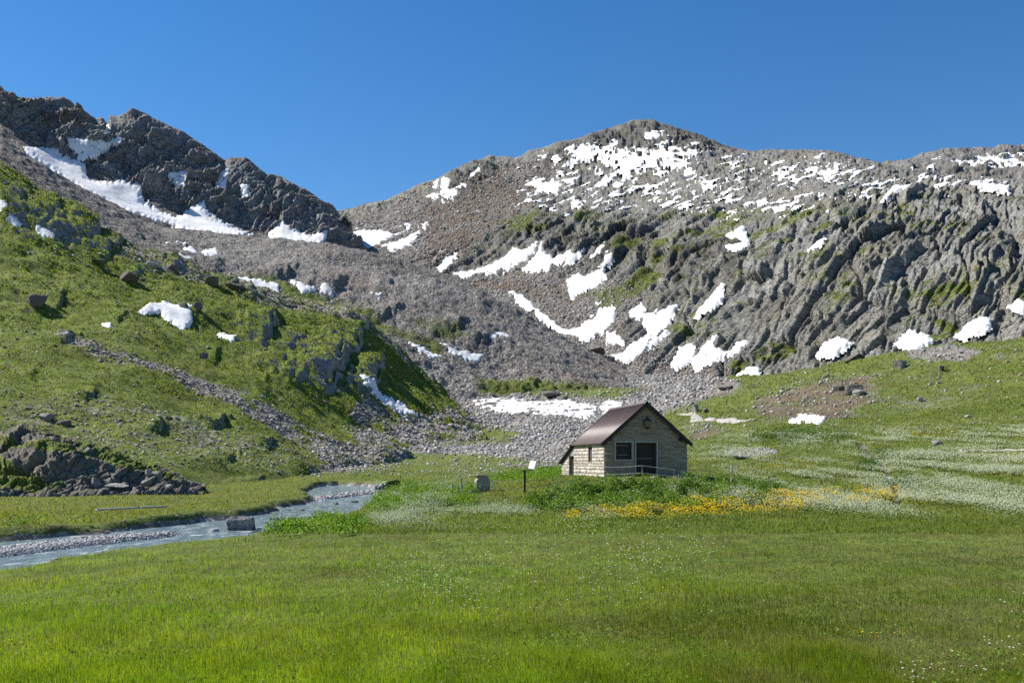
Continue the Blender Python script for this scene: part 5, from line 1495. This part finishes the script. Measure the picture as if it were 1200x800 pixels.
# right-hand hill and hillside, coarse tufts
zone = ((Yg >= 160) & (Yg < 520)) * (1 - bowl) * np.clip(R_, 0, 1) * (G.U > 720)
P, U_, V_, rg = pick(G, zone, 42000, 331)
t1 = np.clip(.5 + .7 * fbm2(P[:, 0], P[:, 1], 18, 4, 332), 0, 1)
c = lerpc((.07, .105, .016), (.19, .215, .045), t1) * rg.uniform(.6, 1.3, (len(P), 1))
blades('hill_tufts', P, 1.7 * P[:, 1] / FPX * rg.uniform(.5, 1.3, len(P)), 1.1 * P[:, 1] / FPX * np.ones(len(P)), rg, c, GRASS, 'grass tufts over the right-hand hill', .8)
P, U_, V_, rg = pick(H, np.clip(H.M[..., 0], 0, 1) * (H.T > .5), 70000, 333)
t1 = np.clip(.5 + .7 * fbm2(P[:, 0], P[:, 1], 16, 4, 334), 0, 1)
c = lerpc((.08, .125, .014), (.215, .245, .040), t1) * rg.uniform(.5, 1.3, (len(P), 1))
blades('slope_tufts', P, 2.0 * P[:, 1] / FPX * rg.uniform(.5, 1.4, len(P)), 1.3 * P[:, 1] / FPX * np.ones(len(P)), rg, c, GRASS, 'grass and dwarf shrub tufts over the green hillside', .8)

# ---- broad leaves, flowers
def leaves(name, P, s, rg, col, mat, label, cat='plants', tilt=.9):
    n = len(P)
    nrm = rg.normal(size=(n, 3)) * tilt; nrm[:, 2] = np.abs(nrm[:, 2]) + .5; nrm /= np.linalg.norm(nrm, axis=1, keepdims=True)
    r = rg.normal(size=(n, 3)); a = np.cross(nrm, r); a /= np.linalg.norm(a, axis=1, keepdims=True) + 1e-9; b = np.cross(nrm, a)
    s1 = s[:, None]
    V = np.stack([P - a * s1 * .5, P + b * s1 * .32 + nrm * s1 * .1, P + a * s1 * .5 - nrm * s1 * .06, P - b * s1 * .32 + nrm * s1 * .1], 1)
    i = np.arange(n)[:, None] * 4
    return tag(make_mesh(name, V.reshape(-1, 3), None, np.concatenate([i + np.array([[0, 1, 2]]), i + np.array([[0, 2, 3]])]), mat, False, {'tint': np.repeat(np.concatenate([col, np.ones((n, 1))], 1), 4, 0)}), label, cat, None, 'stuff')
OC_V = np.array([(1, 0, .1), (.31, .95, .1), (-.81, .59, .1), (-.81, -.59, .1), (.31, -.95, .1), (0, 0, .45), (0, 0, -.4)])
OC_F = np.array([(k, (k + 1) % 5, 5) for k in range(5)] + [((k + 1) % 5, k, 6) for k in range(5)])
def heads(name, P, s, rg, col, mat, label, cat='flowers', fl=.6):
    n = len(P)
    V = OC_V[None] * np.array([1, 1, fl]) * s[:, None, None] * .5 + P[:, None]
    F_ = (OC_F[None] + (np.arange(n) * 7)[:, None, None]).reshape(-1, 3)
    return tag(make_mesh(name, V.reshape(-1, 3), None, F_, mat, False, {'tint': np.repeat(np.concatenate([col, np.ones((n, 1))], 1), 7, 0)}), label, cat, None, 'stuff')

REG = lambda polys, soft=4: region(polys, G.U, G.V, soft)
shr = {
 'dock': [[(616, 596), (645, 584), (672, 577), (700, 573), (740, 572), (800, 571), (850, 571), (905, 576), (935, 582), (890, 590), (850, 593), (800, 597), (740, 599), (690, 597), (655, 599)]],
 'bank': [[(424, 596), (436, 580), (455, 572), (480, 568), (520, 573), (556, 578), (552, 592), (530, 600), (500, 596), (450, 600)], [(312, 630), (322, 618), (352, 612), (385, 606), (398, 608), (396, 618), (360, 624), (340, 630)], [(570, 563), (600, 557), (640, 550), (662, 552), (655, 562), (610, 564)], [(395, 620), (425, 612), (430, 618), (400, 626)], [(-20, 627), (20, 616), (50, 620), (120, 617), (190, 607), (300, 596), (312, 598), (200, 612), (60, 626), (0, 632)]],
 'dark': [[(1004, 548), (1012, 534), (1030, 531), (1046, 536), (1034, 548), (1012, 553)], [(880, 513), (930, 503), (985, 506), (1000, 514), (960, 519), (900, 520)], [(1020, 532), (1040, 528), (1050, 534), (1030, 538)], [(1040, 570), (1056, 560), (1066, 564), (1058, 576), (1044, 580)]],
}
def shrubs(key, n, c0, c1, hh, name, label, ls, seed):
    m = REG(shr[key], 7) * (1 - wet) * np.clip(.55 + 1.1 * fbm2(Xg, Yg, 2.6, 2, seed), 0, 1.6)
    P, U_, V_, rg = pick(G, m, n, seed)
    x, y = P[:, 0], P[:, 1]
    f1, f2, r, _, _ = worley2(x / .75, y / .75, seed)
    dome = np.clip(1 - f1 * 1.15, 0, 1) ** .6 * (.25 + 1.1 * r[0])
    Hh = hh * dome
    P[:, 2] += Hh * rg.random(n) ** .45 + .03
    t = np.clip(.5 + .6 * (r[1] - .5) + .4 * fbm2(x, y, 2.5, 2, seed + 1) + rg.uniform(-.3, .3, n), 0, 1)
    c = lerpc(c0, c1, t) * rg.uniform(.75, 1.25, (n, 1))
    leaves(name, P, np.maximum(ls, 1.9 * y / FPX) * rg.uniform(.6, 1.3, n), rg, c, LEAF, label)
shrubs('dock', 42000, (.045, .09, .016), (.16, .25, .04), .72, 'broad_leaf_plants', 'dense dark green broad-leaved plants on the bank in front of the hut', .12, 341)
shrubs('bank', 26000, (.06, .13, .014), (.17, .27, .03), .55, 'bank_plants', 'bright green leafy plants along the stream banks and beside the block', .11, 342)
shrubs('dark', 9000, (.035, .075, .014), (.10, .16, .035), .4, 'low_bushes', 'low dark bushes in the flowering meadow at the right', .14, 343)

def flowers(polys, n, name, label, cols, s0, s1, lift, seed, soft=8, clump=0.0, fl=.6, cs=1.2):
    m = REG(polys, soft) * (1 - wet)
    if clump: m = m * np.clip(.5 + clump * fbm2(Xg * .5, Yg * .12, cs, 3, seed), 0, 3) ** 1.5
    P, U_, V_, rg = pick(G, m, n, seed)
    P[:, 2] += lift * rg.uniform(.55, 1.15, n)
    cl_ = np.array(cols)[rg.integers(0, len(cols), n)] * rg.uniform(.85, 1.1, (n, 1))
    heads(name, P, P[:, 1] / FPX * rg.uniform(s0, s1, n), rg, np.clip(cl_, 0, .95), PETAL, label, fl=fl)
WHT = [(.66, .68, .56), (.76, .76, .68), (.56, .61, .46), (.48, .55, .36)]
flowers([[(430, 610), (560, 606), (600, 600), (650, 590), (690, 600), (730, 603), (660, 613), (560, 622), (460, 618)], [(640, 592), (700, 578), (900, 575), (900, 592), (700, 600)], [(700, 578), (850, 574), (850, 588), (720, 590)], [(800, 570), (870, 556), (960, 545), (1060, 530), (1220, 522), (1220, 600), (1080, 606), (960, 596), (860, 592)],
         [(810, 530), (850, 520), (900, 536), (850, 545)], [(960, 512), (1220, 500), (1220, 516), (1000, 524)], [(690, 575), (900, 572), (900, 590), (720, 596)], [(430, 590), (480, 580), (540, 570), (520, 590), (440, 600)], [(850, 512), (960, 512), (960, 520), (860, 524)]],
        78000, 'white_flowers', 'sheets of tiny white flowers spreading right of the hut', WHT, 1.0, 2.2, .34, 351, 14, 1.3, cs=1.7)
flowers([[(662, 608), (700, 603), (780, 596), (850, 585), (950, 582), (1050, 578), (1050, 590), (960, 600), (880, 606), (780, 612), (700, 615), (664, 615)]], 4200, 'orange_yellow_flowers', 'band of orange yellow flowers below the leafy bank', [(.86, .66, .02), (.88, .74, .04), (.84, .54, .015)], 1.5, 3.0, .42, 352, 6, 1.1, cs=.6)
flowers([[(570, 580), (600, 571), (640, 564), (650, 570), (600, 582), (575, 588)], [(870, 548), (960, 542), (980, 552), (880, 560)], [(1040, 502), (1110, 498), (1130, 512), (1050, 516)], [(500, 612), (540, 608), (545, 616), (505, 618)], [(1100, 545), (1200, 530), (1200, 560)],
         [(930, 590), (1100, 575), (1100, 590)]], 1900, 'yellow_flowers', 'scattered yellow flowers around the block and up the right meadow', [(.72, .60, .03), (.78, .62, .04), (.70, .52, .02)], 1.0, 2.0, .25, 353, 6, 1.5)
flowers([[(-20, 590), (250, 580), (350, 585), (300, 596), (100, 615), (-20, 628)]], 1500, 'bank_flowers', 'sparse small yellow and white flowers on the far bank', [(.70, .56, .03), (.72, .50, .03), (.60, .58, .48)], .8, 1.7, .25, 354, 10, 1.6)
flowers([[(400, 640), (760, 615), (860, 625), (780, 690), (560, 720), (430, 690)]], 700, 'cotton_grass', 'white cotton grass tufts sprinkled over the meadow', [(.85, .85, .82)], 1.2, 2.2, .20, 355, 30, 1.2, 1.1, 2.5)
flowers([[(1060, 765), (1200, 740), (1220, 800), (1060, 800)], [(1150, 700), (1220, 690), (1220, 730)]], 70, 'daisies', 'few small white flowers in the dry grass at the lower right corner', [(.78, .76, .74)], 2.2, 4.2, .07, 356, 12, 1.3)
flowers([[(1000, 735), (1040, 730), (1060, 750), (1005, 752)]], 9, 'buttercups', 'few yellow flowers in the near grass at the right', [(.80, .55, .02)], 2.5, 4, .08, 357, 4)
P, U_, V_, rg = pick(G, mead * (G.V > 640) * np.clip(.2 + fbm2(Xg, Yg, 1.5, 3, 361), 0, 2), 16000, 361)
P[:, 2] += rg.uniform(.02, .08, len(P))
leaves('meadow_herbs', P, rg.uniform(.025, .06, len(P)), rg, lerpc((.07, .14, .02), (.17, .25, .04), rg.random(len(P))), LEAF, 'small low herbs growing between the meadow grass')
print('plants', time.time() - T0)
